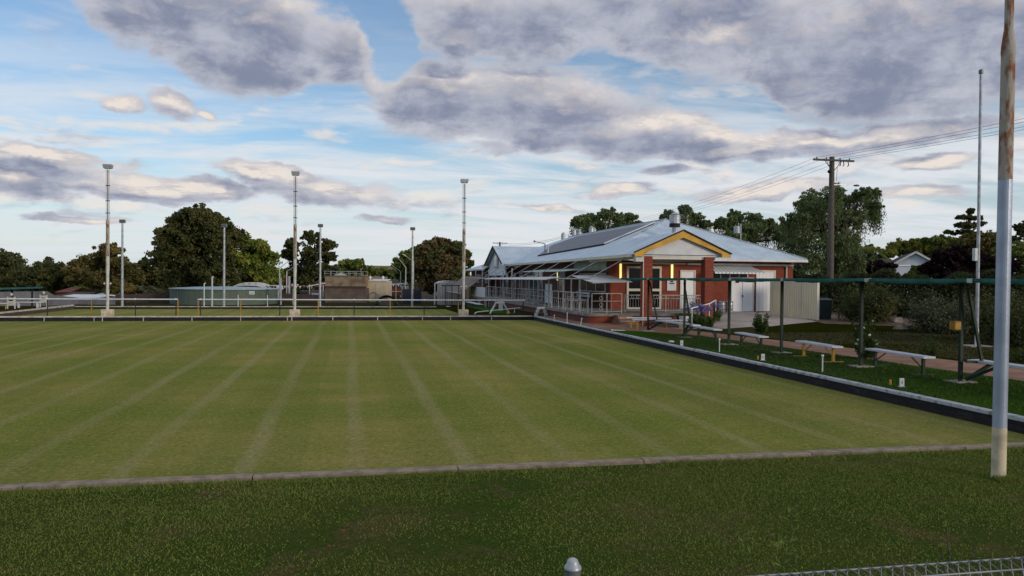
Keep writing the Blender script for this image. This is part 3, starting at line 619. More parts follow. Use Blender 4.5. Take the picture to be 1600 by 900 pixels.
def bush(name, label, px, py, D_z, r, h_, leaf, n, ls, seed, cat='shrub', group=None, flowers=0, fm=None, up_=0.4, z0=None):
    """px, py = foot of the bush on ground of height D_z"""
    rg = np.random.default_rng(seed); p = gz(px, py, D_z); z0 = H(p[0], p[1]); root = thing(name, label, cat, (p[0], p[1], z0), 0, group)
    ns = 10+int(n/700); tips = []
    st = MB()
    for k in range(ns):
        a = rg.uniform(0, 6.283); rr = r*rg.uniform(.1, 1.0)**.7; hh = h_*rg.uniform(.30, 1.0)*(1-.35*(rr/r)**2)
        t = Vector((rr*math.cos(a), rr*math.sin(a), hh)); m_ = Vector((t.x*.6, t.y*.6, t.z*.4)); st.tube((0, 0, 0), m_, .018, .013, 5); st.tube(m_, t, .013, .005, 4); tips.append((m_, t))
    st.build('stem', 'stem', root)
    P, Nn = [], []
    for m_, t in tips:
        q = n//ns; u = rg.uniform(-.25, 1.08, q)[:, None]; base_ = np.array(m_)*(1-u)+np.array(t)*u; d = ball(q, rg)
        P.append(base_+d*(rg.uniform(.1, 1, (q, 1)))*min(r, h_)*.36); Nn.append(d+np.array([0, 0, up_]))
    P = np.concatenate(P); P = P[P[:, 2] > .02]; Nn = np.concatenate(Nn)[:len(P)]
    np_mesh('foliage', leaves(P, Nn, ls, -.3 if up_ > .8 else .1, .42, rg), 4, leaf, root)
    for k in range(flowers):
        m_, t = tips[k % len(tips)]; q = np.array(t)+rg.normal(size=3)*.04; b_ = MB(); b_.blob(q, (.04, .04, .032), k, 7, .25); b_.build('flower', fm, root)
    return root
RS = 'rose bushes along the path'
bush('rose_bush', 'leafy rose bush between the second and third canopy posts, beside the concrete apron', 1191, 520, .3, .42, .95, 'leaf_rose', 2600, .042, 40, group=RS)
bush('rose_bush', 'tall rose bush with white flowers behind a green canopy post', 1350, 560, .3, .34, 1.35, 'leaf_rose', 2400, .038, 41, group=RS, flowers=9, fm='flower_white')
bush('rose_bush', 'small bare-stemmed rose bush behind the white seat near the yellow box', 1453, 553, .3, .28, .55, 'leaf_rose', 700, .03, 42, group=RS)
bush('rose_bush', 'small rose bush at the right edge beyond the big pole', 1592, 566, .3, .34, .6, 'leaf_rose', 1100, .03, 43, group=RS)
bush('lavender_bush', 'wide grey green shrub with upright tips in the garden bed', 1478, 518, .35, 1.55, 1.55, 'leaf_grey', 11000, .06, 44, up_=1.2)
bush('shrub', 'brown olive shrub at the left end of the garden bed', 1362, 505, .4, 1.35, 1.75, 'leaf_shrub', 8000, .07, 45)
bush('shrub', 'loose dark shrub between the wheelie bin and the olive shrub', 1328, 497, .4, .8, 1.2, 'leaf_shrub', 3500, .06, 46)
bush('shrub', 'open twiggy shrub just right of the slim flagpole', 1560, 530, .35, 1.1, 1.9, 'leaf_shrub', 6500, .06, 47)
bush('lavender_bush', 'smaller grey shrub beside the slim flagpole foot', 1512, 520, .35, .8, 1.3, 'leaf_grey', 4500, .055, 48, up_=1.2)
bush('shrub', 'dark shrub filling the right edge behind the big pole', 1604, 538, .35, 1.1, 1.9, 'leaf_shrub', 7000, .06, 49)
bush('shrub', 'dark rounded shrub behind the lavender, against the hedge', 1425, 500, .4, 1.4, 1.6, 'leaf_hedge', 7000, .07, 50)
for k, (px, py, r) in enumerate(((1398, 505, .5), (1345, 493, .35), (1412, 512, .4), (1318, 490, .3))):
    p = gz(px, py, .4); b = MB(); b.blob((0, 0, 0), (r, r*.7, r*.45), k+5, 9, .25)
    o = b.build('rock', 'rock', None, smooth=False); o.location = (p[0], p[1], H(p[0], p[1])+.05)
    tagp(o, ['wide pale rock in front of the olive shrub', 'grey rock beside the loose dark shrub', 'low rock at the front of the garden bed', 'small rock near the wheelie bin'][k], 'rock', 'rocks edging the garden bed')
# agapanthus clump in its bed beside the ramp rail
def agapanthus(loc, r, seed, label, nf):
    rg = np.random.default_rng(seed); root = thing('agapanthus', label, 'flower clump', loc, 0, 'agapanthus by the porch'); P = []
    for k in range(420):
        a, rr = rg.uniform(0, 6.283), r*math.sqrt(rg.random()); c0 = np.array([rr*math.cos(a), rr*math.sin(a)*.8, 0]); b0 = rg.uniform(0, 6.283); L_ = rg.uniform(.35, .6)
        d = np.array([math.cos(b0), math.sin(b0), 0]); s = np.array([-d[1], d[0], 0])*.018
        m_ = c0+d*L_*.35+np.array([0, 0, L_*.8]); t = c0+d*L_*.85+np.array([0, 0, L_*.55]); P += [c0-s, c0+s, m_+s, m_-s, m_-s, m_+s, t+s*.2, t-s*.2]
    np_mesh('foliage', np.array(P), 4, 'leaf_rose', root)
    for k in range(nf):
        a, rr = rg.uniform(0, 6.283), r*math.sqrt(rg.random()); x, y = rr*math.cos(a), rr*math.sin(a)*.8; hh = rg.uniform(.66, .92)
        b = MB(); b.tube((x*.8, y*.8, 0), (x, y, hh), .008, n=5); st_ = b.build('stalk', 'leaf_rose', root)
        b = MB()
        for q in ball(34, rg): e = np.array([x, y, hh])+q*.10; e2 = np.array([x, y, hh])+q*.055; b.tube(e2, e, .006, .022, 4)
        b.build('flower', 'flower_purple', st_)
for (px, py, r_, sd, lb_, nf) in ((1074, 503.5, .42, 60, 'purple agapanthus clump at the left, behind the white block', 7), (1096, 507.5, .48, 61, 'largest purple agapanthus clump, between the two handrail posts', 12), (1113, 502, .32, 62, 'small agapanthus clump under the upper end of the ramp handrail', 6)):
    p = gz(px, py, .43); agapanthus((p[0], p[1], H(p[0], p[1])+.02), r_, sd, lb_, nf)
# lawn blades in the foreground, kerb fringe, weeds
def blades(name, n, xr, yr, hmin, hmax, m_, seed, wd=.006, dens=None, z_off=0.012, zb=.1, clip=False, label='short green lawn grass in front of the concrete kerb'):
    rg = np.random.default_rng(seed); x = rg.uniform(*xr, n); y = yr[0]+(yr[1]-yr[0])*rg.random(n)**dens if dens else rg.uniform(*yr, n)
    lx = (x*math.cos(YAW)-y*math.sin(YAW)); dz_ = x*math.sin(YAW)+y*math.cos(YAW); k = (np.abs(lx) < dz_*.74+.6)&(x < (np.interp(y, [8, 13.5, 18.4, 26, 30], [13.85, 13.6, 13.2, 12.5, 10.6]) if clip else 99)); x, y = x[k], y[k]; n = len(x)
    pat = .6+.4*np.sin(x*1.7+np.sin(y*2.3)*2)*np.cos(y*1.9+x*.6)
    sp = np.sin(x*.9+1.3*np.sin(y*1.1+.5))*np.cos(y*.8-x*.35+1)+.5*np.sin(x*3.1+y*2.3)*np.cos(y*3.7-x)
    k = rg.random(n) < np.clip(.92-.75*sp, .08, 1); x, y, pat = x[k], y[k], pat[k]; n = len(x)
    a = rg.uniform(0, 6.283, n); t = rg.uniform(0, 6.283, n); hh = rg.uniform(hmin, hmax, n)*(.65+.5*pat); z = zb+z_off
    p0 = np.stack([x-np.cos(a)*wd, y-np.sin(a)*wd, np.full(n, z)], 1); p1 = np.stack([x+np.cos(a)*wd, y+np.sin(a)*wd, np.full(n, z)], 1)
    ln = hh*rg.uniform(.3, 1.3, n); p2 = np.stack([x+np.cos(t)*ln, y+np.sin(t)*ln, z+hh], 1)
    o = np_mesh(name, np.stack([p0, p1, p2], 1).reshape(-1, 3), 3, m_); tagp(o, label, 'grass', kind='stuff'); return o
blades('lawn_grass', 300000, (-8, 11), (2.6, 8.64), .006, .020, 'blade', 70, .0055, .8)
blades('lawn_grass', 36000, (-8, 11), (2.6, 8.64), .008, .022, 'blade_light', 71, .004, .8, label='paler dry blades scattered through the front lawn')
blades('kerb_grass', 15000, (-8, 11), (8.46, 8.65), .02, .06, 'blade', 72, .006, label='taller fringe of grass along the concrete kerb')
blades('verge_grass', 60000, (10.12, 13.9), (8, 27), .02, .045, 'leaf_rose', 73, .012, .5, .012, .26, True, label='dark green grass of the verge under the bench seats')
pq_ = gz(1560, 748, .1)
blades('lawn_grass', 420, (pq_[0]-.13, pq_[0]+.13), (pq_[1]-.17, pq_[1]-.02), .03, .08, 'blade', 79, .006, label='grass tufts at the foot of the big light pole')
for q_, (xr_, yr_, n_) in enumerate((((15.6, 30), (11, 22), 60000), ((14.5, 27), (22, 27.3), 32000))):
    blades('lawn_grass', n_, xr_, yr_, .015, .05, 'blade_dry', 75+q_, .016, None, .014, .27, label=['thin dry grass of the garden lawn beyond the path', 'thin dry grass of the garden lawn near the concrete apron'][q_])
def weed(label, px, py, z, h_, seed, leafy=True):
    p = gz(px, py, z); rg = np.random.default_rng(seed); root = thing('weed', label, 'weed', (p[0], p[1], .1), 0, 'weeds at the wire fence'); H_ = h_
    b = MB(); P = []
    for k in range(3 if leafy else 5):
        a = rg.uniform(0, 6.283); t = Vector((math.cos(a)*H_*.3*(k > 0)*(1 if leafy else 1.3), math.sin(a)*H_*.3*(k > 0), H_*rg.uniform(.75, 1))); m_ = t*.5+Vector((0, 0, .03)); b.path([(0, 0, 0), m_, t], .004, 5)
        for q in range(13 if leafy else 5):
            u = rg.uniform(.35, 1.05); c0 = np.array(m_)*(1-u)+np.array(t)*u; d = ball(1, rg)[0]; d[2] = abs(d[2])*.6; L_ = .075 if leafy else .03
            s = np.cross(d, [0, 0, 1.]); s = s/(np.linalg.norm(s)+1e-6)*L_*.22; P += [c0, c0+d*L_*.5+s, c0+d*L_, c0+d*L_*.5-s]
    b.build('stem', 'stem' if not leafy else 'leaf_rose', root); np_mesh('foliage', np.array(P), 4, 'leaf_bright', root)
weed('leafy green weed growing in the lawn left of the wire fence', 1222, 905, .5, .82, 80)
weed('small leafy weed low beside the start of the wire fence', 1185, 925, .7, .62, 83)
weed('bare twiggy weed poking above the wire fence', 1508, 890, .9, .95, 81, False)
weed('thin twiggy weed at the right edge above the wire fence', 1596, 885, .9, .9, 82, False)
# ================================================================ CLUBHOUSE
club = thing('clubhouse', 'long red brick clubhouse with pale blue iron roof and yellow edged porch gable', 'clubhouse', (18.5, 50, .5))
def part(name, m_, b, parent=None, bevel=0, smooth=False):
    par = parent or club; off = Vector((0, 0, 0)); q = par
    while q: off += Vector(q.location); q = q.parent
    b.v = [(x-off[0], y-off[1], z-off[2]) for x, y, z in b.v]
    return b.build(name, m_, par, bevel=bevel, smooth=smooth)
WX0, WX1, WY = 13.65, 24.4, 39.5          # west wall, east wall, south wall
EZ = 3.45
# walls
b = MB().box(WX0, WX1, WY, WY+.24, .1, EZ+.02); part('wall', 'brick', b)
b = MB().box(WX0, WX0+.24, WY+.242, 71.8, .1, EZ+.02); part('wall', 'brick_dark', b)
b = MB().box(WX1-.24, WX1, WY+.242, 71.8, .1, EZ); part('wall', 'brick', b)
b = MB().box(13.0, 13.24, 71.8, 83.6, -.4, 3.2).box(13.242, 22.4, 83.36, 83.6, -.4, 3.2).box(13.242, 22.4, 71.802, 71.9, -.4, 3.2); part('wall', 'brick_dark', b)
# main roof (hipped) : eaves X 12.4..24.95, Y 38.7..72.6, ridge X 19.1
RX, RZ, Y0, Y1 = 19.0, 6.0, 38.7, 72.6; EX0, EX1 = 12.4, 24.75
A, B_, C_, D_ = (EX0, Y0, EZ), (EX1, Y0, EZ+.05), (EX1, Y1, EZ), (EX0, Y1, EZ); P1, P2 = (RX, 44.8, RZ), (RX, 66.3, RZ)
part('roof', 'roof_y', MB().slab([A, P1, P2, D_], .05).slab([B_, C_, P2, P1], .05))
part('roof_end', 'roof_x', MB().slab([A, B_, P1], .05)); part('roof_end', 'roof_x', MB().slab([C_, D_, P2], .05))
part('ridge_cap', 'galv', MB().tube((P1[0], P1[1], RZ+.01), (P2[0], P2[1], RZ+.01), .07, n=6).tube((A[0], A[1], EZ), P1, .05, n=6).tube((B_[0], B_[1], EZ+.06), P1, .05, n=6))
part('gutter', 'cream_paint', MB().box(EX0-.12, EX0, 39.2, 61.3, EZ-.15, EZ-.02).box(EX0-.12, EX0, 69.4, Y1, EZ-.15, EZ-.02))
part('gutter', 'white_paint', MB().box(16.55, EX1, Y0-.12, Y0, EZ-.12, EZ+.02))
part('soffit', 'cream_paint', MB().box(EX0, WX0, 39.6, Y1, EZ-.10, EZ-.06).box(16.5, EX1, Y0, WY, EZ-.10, EZ-.06))
part('fascia', 'red_roof', MB().box(16.55, EX1+.02, Y0-.02, Y0+.02, EZ-.16, EZ-.121))
# far wing roof
A, B_, C_, D_ = (12.4, 71.4, 3.2), (23, 71.4, 3.2), (23, 84.1, 3.2), (12.4, 84.1, 3.2); Q1, Q2 = (17.7, 72, 5.0), (17.7, 78.8, 5.0)
part('roof', 'roof_y', MB().slab([A, Q1, Q2, D_], .05).slab([B_, C_, Q2, Q1], .05)); part('roof_end', 'roof_x', MB().slab([C_, D_, Q2], .05))
part('gutter', 'cream_paint', MB().box(12.28, 12.4, 71.4, 84.1, 3.05, 3.18))
part('fascia', 'dark', MB().box(12.41, 12.45, 71.4, 84.1, 2.98, 3.14))
def on_slope(x, y, dz=.08): return (x, y, EZ+(x-EX0)*(RZ-EZ)/(RX-EX0)+dz)
# solar panels on the west slope
sp = part('solar_panel', 'solar', MB().slab([on_slope(14.6, 43.5), on_slope(18.3, 44.9), on_slope(18.3, 61.5), on_slope(16.4, 62.6), on_slope(13.75, 56.0)], .06))
part('panel_frame', 'white_paint', MB().bar(on_slope(14.6, 43.42, .10), on_slope(18.3, 44.82, .10), .06, .07), sp)
part('panel_frame', 'dark', MB().bar(on_slope(14.56, 43.5, .03), on_slope(13.7, 56.0, .03), .05, .14), sp)
part('solar_panel', 'solar', MB().slab([(13.6, 73.5, 3.66), (16.2, 73.5, 4.54), (16.2, 78, 4.54), (13.6, 80, 3.66)], .05))
# cross gable facing the greens
gxr = EX0+(5.05-EZ)/(RZ-EZ)*(RX-EX0)
gy0, gyc, gy1, gz0 = 61.3, 65.4, 69.5, EZ+.03
part('roof', 'roof_x', MB().slab([(12.0, gy0, gz0), (EX0+.3, gy0, gz0), (gxr+.4, gyc, 5.06), (12.0, gyc, 5.06)], .06).slab([(12.0, gy1, gz0), (12.0, gyc, 5.06), (gxr+.4, gyc, 5.06), (EX0+.3, gy1, gz0)], .06))
part('gable_wall', 'house_white', MB().slab([(12.38, gy0+.5, 2.55), (12.38, gy0+.5, gz0+.1), (12.38, gyc, 4.92), (12.38, gy1-.5, gz0+.1), (12.38, gy1-.5, 2.55)], .1))
part('gable_trim', 'dark', MB().bar((11.98, gy0-.1, gz0-.04), (11.98, gyc, 5.0), .04, .14).bar((11.98, gy1+.1, gz0-.04), (11.98, gyc, 5.0), .04, .14))
gw = part('window', 'white_paint', MB().box(12.26, 12.30, 64.6, 66.2, 3.25, 4.1).box(12.26, 12.30, 64.9, 65.9, 4.102, 4.35)); part('pane', 'glass_grey', MB().box(12.235, 12.258, 64.8, 66.0, 3.35, 4.22), gw)
part('gutter', 'cream_paint', MB().box(11.95, 12.07, 60.9, 61.4, gz0-.14, gz0-.02))
# porch
pz, px0, px1, pyf = 3.42, 12.05, 16.5, 31.7; pxc = 14.27
part('porch_roof', 'roof_y', MB().slab([(px0, pyf, pz), (pxc, pyf, 4.42), (pxc, 41.0, 4.42), (px0, 39.6, pz)], .05).slab([(px1, pyf, pz), (px1, 39.0, pz), (pxc, 41.0, 4.42), (pxc, pyf, 4.42)], .05))
part('porch_gable', 'white_paint', MB().slab([(12.45, pyf+.16, pz-.02), (16.1, pyf+.16, pz-.02), (pxc, pyf+.16, 4.28)], .06))
yf = pyf-.02
fs = MB()
for s, xe in ((-1, px0-.02), (1, px1+.02)):
    a0, a1 = (xe, yf, pz-.12), (pxc, yf, 4.42-.12+.06); a2, a3 = (pxc, yf, 4.42-.10-.17), (xe-s*.42, yf, pz+.04); a4 = (xe-s*.42, yf, pz-.12)
    fs.slab([a0, (xe, yf, pz+.03), (pxc, yf, 4.45), a2, a3, a4], .04)
part('bargeboard', 'fascia_yellow', fs)
part('barge_cap', 'dark', MB().bar((px0-.06, yf-.01, pz+.05), (pxc, yf-.01, 4.48), .09, .05).bar((px1+.06, yf-.01, pz+.05), (pxc, yf-.01, 4.48), .09, .05))
part('porch_ceiling', 'white_paint', MB().box(px0+.3, px1-.3, pyf+.2, WY-.02, pz-.10, pz-.05))
part('porch_beam', 'cream_paint', MB().box(12.9, 15.36, 31.92, 32.08, pz-.22, pz-.10).box(12.42, 12.55, 32.2, 39.4, pz-.22, pz-.101).box(15.9, 16.03, 32.2, 39.4, pz-.22, pz-.101))
part('gutter', 'cream_paint', MB().box(px0-.13, px0-.01, 32.0, 39.1, pz-.14, pz-.01))
part('column', 'brick', MB().box(12.5, 12.9, 31.8, 32.2, .2, 3.32)); part('column', 'brick', MB().box(15.36, 15.76, 31.8, 32.2, .2, 3.32))
part('downpipe', 'cream_paint', MB().tube((12.47, 31.78, .3), (12.47, 31.78, 3.3), .022))
part('eave_box', 'white_paint', MB().box(12.12, 12.45, 31.75, 32.1, 3.08, 3.40))
part('ceiling_light', 'tube_white', MB().box(13.4, 14.6, 36.0, 36.12, pz-.17, pz-.11))
for x in (14.19, 17.12): part('wall_light', 'tube_yellow', MB().box(x-.05, x+.05, WY-.10, WY-.02, 2.36, 3.14))
wl = part('wall_light', 'tube_yellow', MB().box(WX0-.08, WX0-.02, 50.0, 50.14, 2.2, 2.75))
# front wall: entrance, doors, windows
def opening(name, x0, x1, z0, z1, mframe, minner, y=WY, fw_=.08, div=(), hdiv=()):
    f = MB(); f.box(x0, x0+fw_, y-.07, y-.012, z0, z1).box(x1-fw_, x1, y-.07, y-.012, z0, z1).box(x0+fw_, x1-fw_, y-.07, y-.012, z1-fw_, z1).box(x0+fw_, x1-fw_, y-.07, y-.012, z0, z0+fw_*.8)
    for d in div: f.box(d-fw_/2, d+fw_/2, y-.068, y-.014, z0+fw_*.8, z1-fw_)
    for d in hdiv: f.box(x0+fw_, x1-fw_, y-.072, y-.016, d-fw_*.6, d+fw_*.6)
    o = part(name, mframe, f); pn = part('pane' if 'glass' in minner else 'leaf', minner, MB().box(x0+fw_*.5, x1-fw_*.5, y-.035, y-.004, z0+.02, z1-.02), o); return o
opening('entrance_door', 14.55, 16.52, .72, 3.02, 'cream_paint', 'glass', div=(15.5,), hdiv=(1.75,), fw_=.11)
opening('door', 17.6, 18.5, .72, 2.84, 'cream_paint', 'white_door')
o = opening('double_door', 20.62, 21.99, .58, 2.46, 'white_paint', 'white_door', fw_=.05, div=()); part('handle', 'dark', MB().box(21.27, 21.33, WY-.09, WY-.074, 1.38, 1.5), o)
part('leaf_gap', 'galv_dark', MB().box(21.298, 21.308, WY-.05, WY-.0345, .62, 2.4), o)
o = part('door_sign', 'dark', MB().box(20.88, 21.09, WY-.062, WY-.036, 2.17, 2.27), o)
o = part('roller_door', 'white_door', MB().box(22.13, 23.2, WY-.05, WY-.01, .6, 2.78)); part('door_frame', 'cream_paint', MB().box(23.2, 23.3, WY-.07, WY-.012, .6, 2.88).box(22.13, 23.198, WY-.07, WY-.012, 2.784, 2.88), o)
part('door_groove', 'galv', MB().box(22.3, 22.31, WY-.053, WY-.0495, .6, 2.78).box(22.52, 22.53, WY-.053, WY-.0495, .6, 2.78).box(22.74, 22.75, WY-.053, WY-.0495, .6, 2.78).box(22.96, 22.97, WY-.053, WY-.0495, .6, 2.78), o)
opening('window', 19.44, 21.62, 2.30, 2.75, 'white_paint', 'glass', fw_=.05, div=(19.98, 20.53, 21.08))
part('window_awning', 'awning_metal', MB().slab([(19.4, WY-.02, 3.12), (21.75, WY-.02, 3.12), (22.15, WY-.95, 2.74), (19.2, WY-.95, 2.74)], .03))
part('awning_valance', 'awning_metal', MB().box(19.2, 22.15, WY-.97, WY-.95, 2.66, 2.73))
part('pipe', 'white_paint', MB().box(18.0, 24.35, WY-.12, WY-.03, 3.12, 3.23)); part('pipe', 'cream_paint', MB().box(14.2, 17.9, WY-.12, WY-.03, 3.14, 3.22))
part('downpipe', 'cream_paint', MB().tube((23.95, WY-.07, .6), (23.95, WY-.07, 3.14), .05).tube((24.3, WY-.3, 3.30), (24.2, WY-.05, 3.22), .05))
part('notice_board', 'white_paint', MB().box(16.85, 17.38, WY-.05, WY-.012, 1.72, 2.35)); 
part('notice_mark', 'numeral', MB().box(16.97, 17.26, WY-.056, WY-.0495, 2.08, 2.14).box(17.03, 17.2, WY-.056, WY-.0495, 2.18, 2.25))
# west wall openings (towards the greens)
def wopening(name, y0, y1, z0, z1, minner='glass_grey', div=(), x=WX0, hd=()):
    f = MB(); fw_ = .09
    f.box(x-.06, x-.012, y0, y0+fw_, z0, z1).box(x-.06, x-.012, y1-fw_, y1, z0, z1).box(x-.06, x-.012, y0+fw_, y1-fw_, z1-fw_, z1).box(x-.08, x-.012, y0-.05, y1+.05, z0-.06, z0-.001)
    for d in div: f.box(x-.058, x-.014, d-fw_/2, d+fw_/2, z0, z1-fw_)
    for d in hd: f.box(x-.056, x-.015, y0+fw_, y1-fw_, d-.03, d+.03)
    o = part(name, 'white_paint', f); part('pane', minner, MB().box(x-.03, x-.004, y0+.04, y1-.04, z0+.01, z1-.03), o)
wopening('window', 40.2, 45.2, 1.65, 2.65, 'glass', div=(41.9, 43.6))
wopening('window', 48.3, 50.0, 1.5, 2.9, hd=(2.2,)); wopening('sliding_door', 54.2, 59.5, .75, 2.9, div=(55.6, 57, 58.3))
wopening('window', 61, 62, 1.5, 2.8); wopening('door', 63.4, 64.4, .75, 2.8); wopening('window', 66.5, 67.6, 1.4, 2.8, hd=(2.1,)); wopening('window', 69, 70, 1.4, 2.8)
wopening('window', 73.4, 74.4, 1.9, 2.7, x=13.0); wopening('window', 78.2, 79.0, 1.9, 2.7, x=13.0)
part('wall_panel', 'shade_pale_green', MB().box(WX0-.04, WX0-.006, 40.1, 46.3, 2.78, 3.36))
part('hanging_light', 'white_paint', MB().box(12.6, 12.72, 57.5, 59.4, 3.18, 3.28))
# roof furniture
def vent(x, y, z, r, h_, m_='galv'):
    b = MB().tube((x, y, z-.3), (x, y, z+h_*.6), r*.55, n=10).tube((x, y, z+h_*.5), (x, y, z+h_), r, n=12).tube((x, y, z+h_+.03), (x, y, z+h_+.16), r*.9, r*.25, 12); return part('roof_vent', m_, b, smooth=False)
p = gy(1054, 372, 41.2); vent(p[0], 41.2, p[2]+.35, .30, .95); part('vent_base', 'dark', MB().tube((p[0], 41.2, p[2]+.62), (p[0], 41.2, p[2]+.80), .305, n=12))
for px, py, X in ((880, 363, 20.2), (897, 357, 20.4), (905, 359, 20.3), (924, 353, 20.2), (928, 355, 20.6)):
    q = gx(px, py, X); vent(X, q[1], 5.5, .20, q[2]-5.5-.16)
part('flue', 'galv', MB().tube((22.3, 41.6, 4.2), (22.3, 41.6, 5.6), .04).tube((22.05, 41.6, 5.05), (22.05, 41.6, 5.45), .17, n=12).bar((22.05, 41.6, 5.3), (22.3, 41.6, 5.3), .03, .03))
part('vent_pipe', 'white_paint', MB().tube((14.1, 54.6, 4.0), (14.1, 54.6, 4.75), .06).lathe([(.2, -.02), (.12, .1), (.06, .2)], (14.1, 54.6, 4.05), 10))
dsh = part('satellite_dish', 'galv_dark', MB().lathe([(.02, 0), (.25, .05), (.45, .16), (.46, .17), (.25, .08), (.02, .03)], (0, 0, 0), 16))
dsh.location = (14.6-18.5, 57.4-50, 4.95-.5); dsh.rotation_euler = (R(25), R(58), 0); dsh.scale = (1.15, 1.15, 1.15)
part('dish_arm', 'galv_dark', MB().tube((14.6, 57.4, 4.95), (13.7, 57.0, 5.1), .03).tube((14.6, 57.5, 4.3), (14.6, 57.5, 4.95), .04).blob((13.65, 57, 5.12), (.08, .08, .08), 1))
# deck: raised veranda with brick base
deck = part('veranda_deck', 'concrete_slab', MB().box(10.75, WX0-.002, 34.3, 70, .58, .72).box(WX0, 17.6, 35.4, WY-.002, .58, .722).box(WX0-.001, 15.4, 34.3, 35.4, .58, .718), bevel=.01)
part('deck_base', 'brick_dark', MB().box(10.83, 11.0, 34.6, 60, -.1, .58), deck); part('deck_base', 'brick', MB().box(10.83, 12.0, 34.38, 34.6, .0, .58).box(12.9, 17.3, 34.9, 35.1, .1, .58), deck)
part('deck_post', 'white_paint', MB().box(10.85, 11.0, 60.6, 60.75, -.2, .58).box(10.85, 11.0, 62.4, 62.55, -.2, .58).box(10.85, 11.0, 65.4, 65.6, -.2, .58), deck)
st = part('steps', 'paving_brown', MB().box(11.95, 12.85, 33.2, 34.4, .1, .42).box(12.02, 12.84, 33.6, 34.38, .42, .54).box(12.1, 12.83, 33.95, 34.37, .54, .66), deck, bevel=.008)
part('step_nosing', 'weathered_white', MB().box(11.95, 12.85, 33.18, 33.24, .41, .435).box(12.02, 12.84, 33.58, 33.64, .53, .555), st)
part('wall', 'white_paint', MB().box(10.80, 10.86, 62.2, 69.6, .74, 1.55), deck)
# veranda posts and pipe awning frame
fr = part('awning_frame', 'rail_white', MB().tube((10.75, 33.9, 2.32), (10.75, 70, 2.28), .035))
for y in (36.0, 37.5, 39.0, 42, 44.2, 47, 49, 52, 55, 58, 61, 64, 67.5): part('veranda_post', 'rail_white', MB().tube((10.9, y, .7), (10.9, y, 2.3 if y < 50 else 3.0), .035 if y < 50 else .05))
for y in (34.2, 38, 42, 45.5, 49, 52.5, 56, 59.5, 63, 66.5): part('stay_rod', 'galv', MB().tube((10.76, y, 2.32), (12.32, y-.9, 3.32), .022, n=5), fr)
part('shade_awning', 'shade_white', MB().slab([gy(927, 442, 33.6), gy(988, 440, 33.4), gy(950, 429.7, 38.0), gy(893, 430.5, 38.4)], .02), fr)
part('shade_awning', 'shade_white', MB().slab([(10.2, 40, 2.26), (11.0, 40, 2.42), (11.0, 60, 2.36), (10.3, 60, 2.24)], .02), fr)
part('shade_awning', 'shade_pale_green', MB().slab([(11.3, 40.5, 2.72), (12.9, 40.2, 2.92), (12.9, 50.5, 2.96), (11.5, 52, 2.76)], .02), fr)
part('shade_blind', 'shade_tan', MB().slab([(11.2, 65.5, 2.42), (11.2, 77.0, 2.50), (9.6, 78.5, 1.0), (9.6, 67.5, .95)], .03), fr)
part('blind_frame', 'galv', MB().tube((9.6, 67.5, .94), (9.6, 82, .94), .04).tube((9.6, 78.5, .94), (9.6, 78.5, -.3), .03), fr)
# railings on the deck
def scroll(b, c, r, ax):
    n = 10; pts = []
    for k in range(n+1):
        t = 2*math.pi*k/n; pts.append((c[0]+(r*math.cos(t) if ax == 'x' else 0), c[1]+(r*math.cos(t) if ax == 'y' else 0), c[2]+r*math.sin(t)))
    b.path(pts, .010, 4)
def railing(name, label, a, b_, z0, ht, nb, style, posts=None, group='white railings of the deck and porch'):
    a, b_ = Vector((*a, z0)), Vector((*b_, z0)); d = b_-a; L_ = d.length; d.normalize(); ax = 'x' if abs(d.x) > abs(d.y) else 'y'
    root = thing(name, label, 'railing', a, 0, group); rel = lambda t, z: tuple(d*t+Vector((0, 0, z)))
    part_b = MB().tube(rel(0, ht), rel(L_, ht), .022).tube(rel(0, .10), rel(L_, .10), .014)
    if style == 'bars': part_b.tube(rel(0, ht-.16), rel(L_, ht-.16), .012)
    else: part_b.tube(rel(0, ht*.62), rel(L_, ht*.62), .014)
    part_b.build('rail', 'rail_white', root)
    n = posts or max(2, int(L_/1.6)+1)
    for k in range(n): t = L_*k/(n-1); MB().tube(rel(t, 0), rel(t, ht), .025).build('post', 'rail_white', root)
    inf = MB()
    if style == 'bars':
        m_ = int(L_/.14)
        for k in range(1, m_): t = L_*k/m_; inf.tube(rel(t, .10), rel(t, ht-.16), .010, n=4)
        k = 0
        while (k+.5)*.26 < L_-.1: c = rel((k+.5)*.26, ht-.08); scroll(inf, c, .065, ax); k += 1
    elif style == 'scroll':
        t = .45
        while t < L_-.2:
            for z in (.22, .42, .74): scroll(inf, rel(t, z*ht/1.0+.02), .085, ax)
            t += .9
        for t in (L_*.33, L_*.66): inf.tube(rel(t, .1), rel(t, ht), .010, n=4)
    else:
        t = .2
        while t < L_-.3: inf.tube(rel(t, ht*.62), rel(t+.14, .1), .010, n=4); t += .38
    inf.build('infill', 'rail_white', root)
railing('railing', 'white scrolled railing along the front edge of the deck beside the steps', (11.0, 34.42), (12.45, 34.42), .71, .93, 0, 'scroll', 3)
railing('railing', 'white railing with slanted bars turning back along the green side of the deck', (10.84, 34.5), (10.84, 41), .71, .93, 0, 'slant', 6)
railing('railing', 'white railing of the middle stretch of the long deck', (10.84, 41.2), (10.84, 51), .71, .93, 0, 'scroll', 8)
railing('railing', 'white railing at the far end of the long deck', (10.84, 51.2), (10.84, 61.6), .71, .93, 0, 'scroll', 8)
railing('railing', 'white porch railing with upright bars and a row of scrolls under its top', (13.0, 35.5), (17.2, 35.5), .71, .84, 0, 'bars', 3)
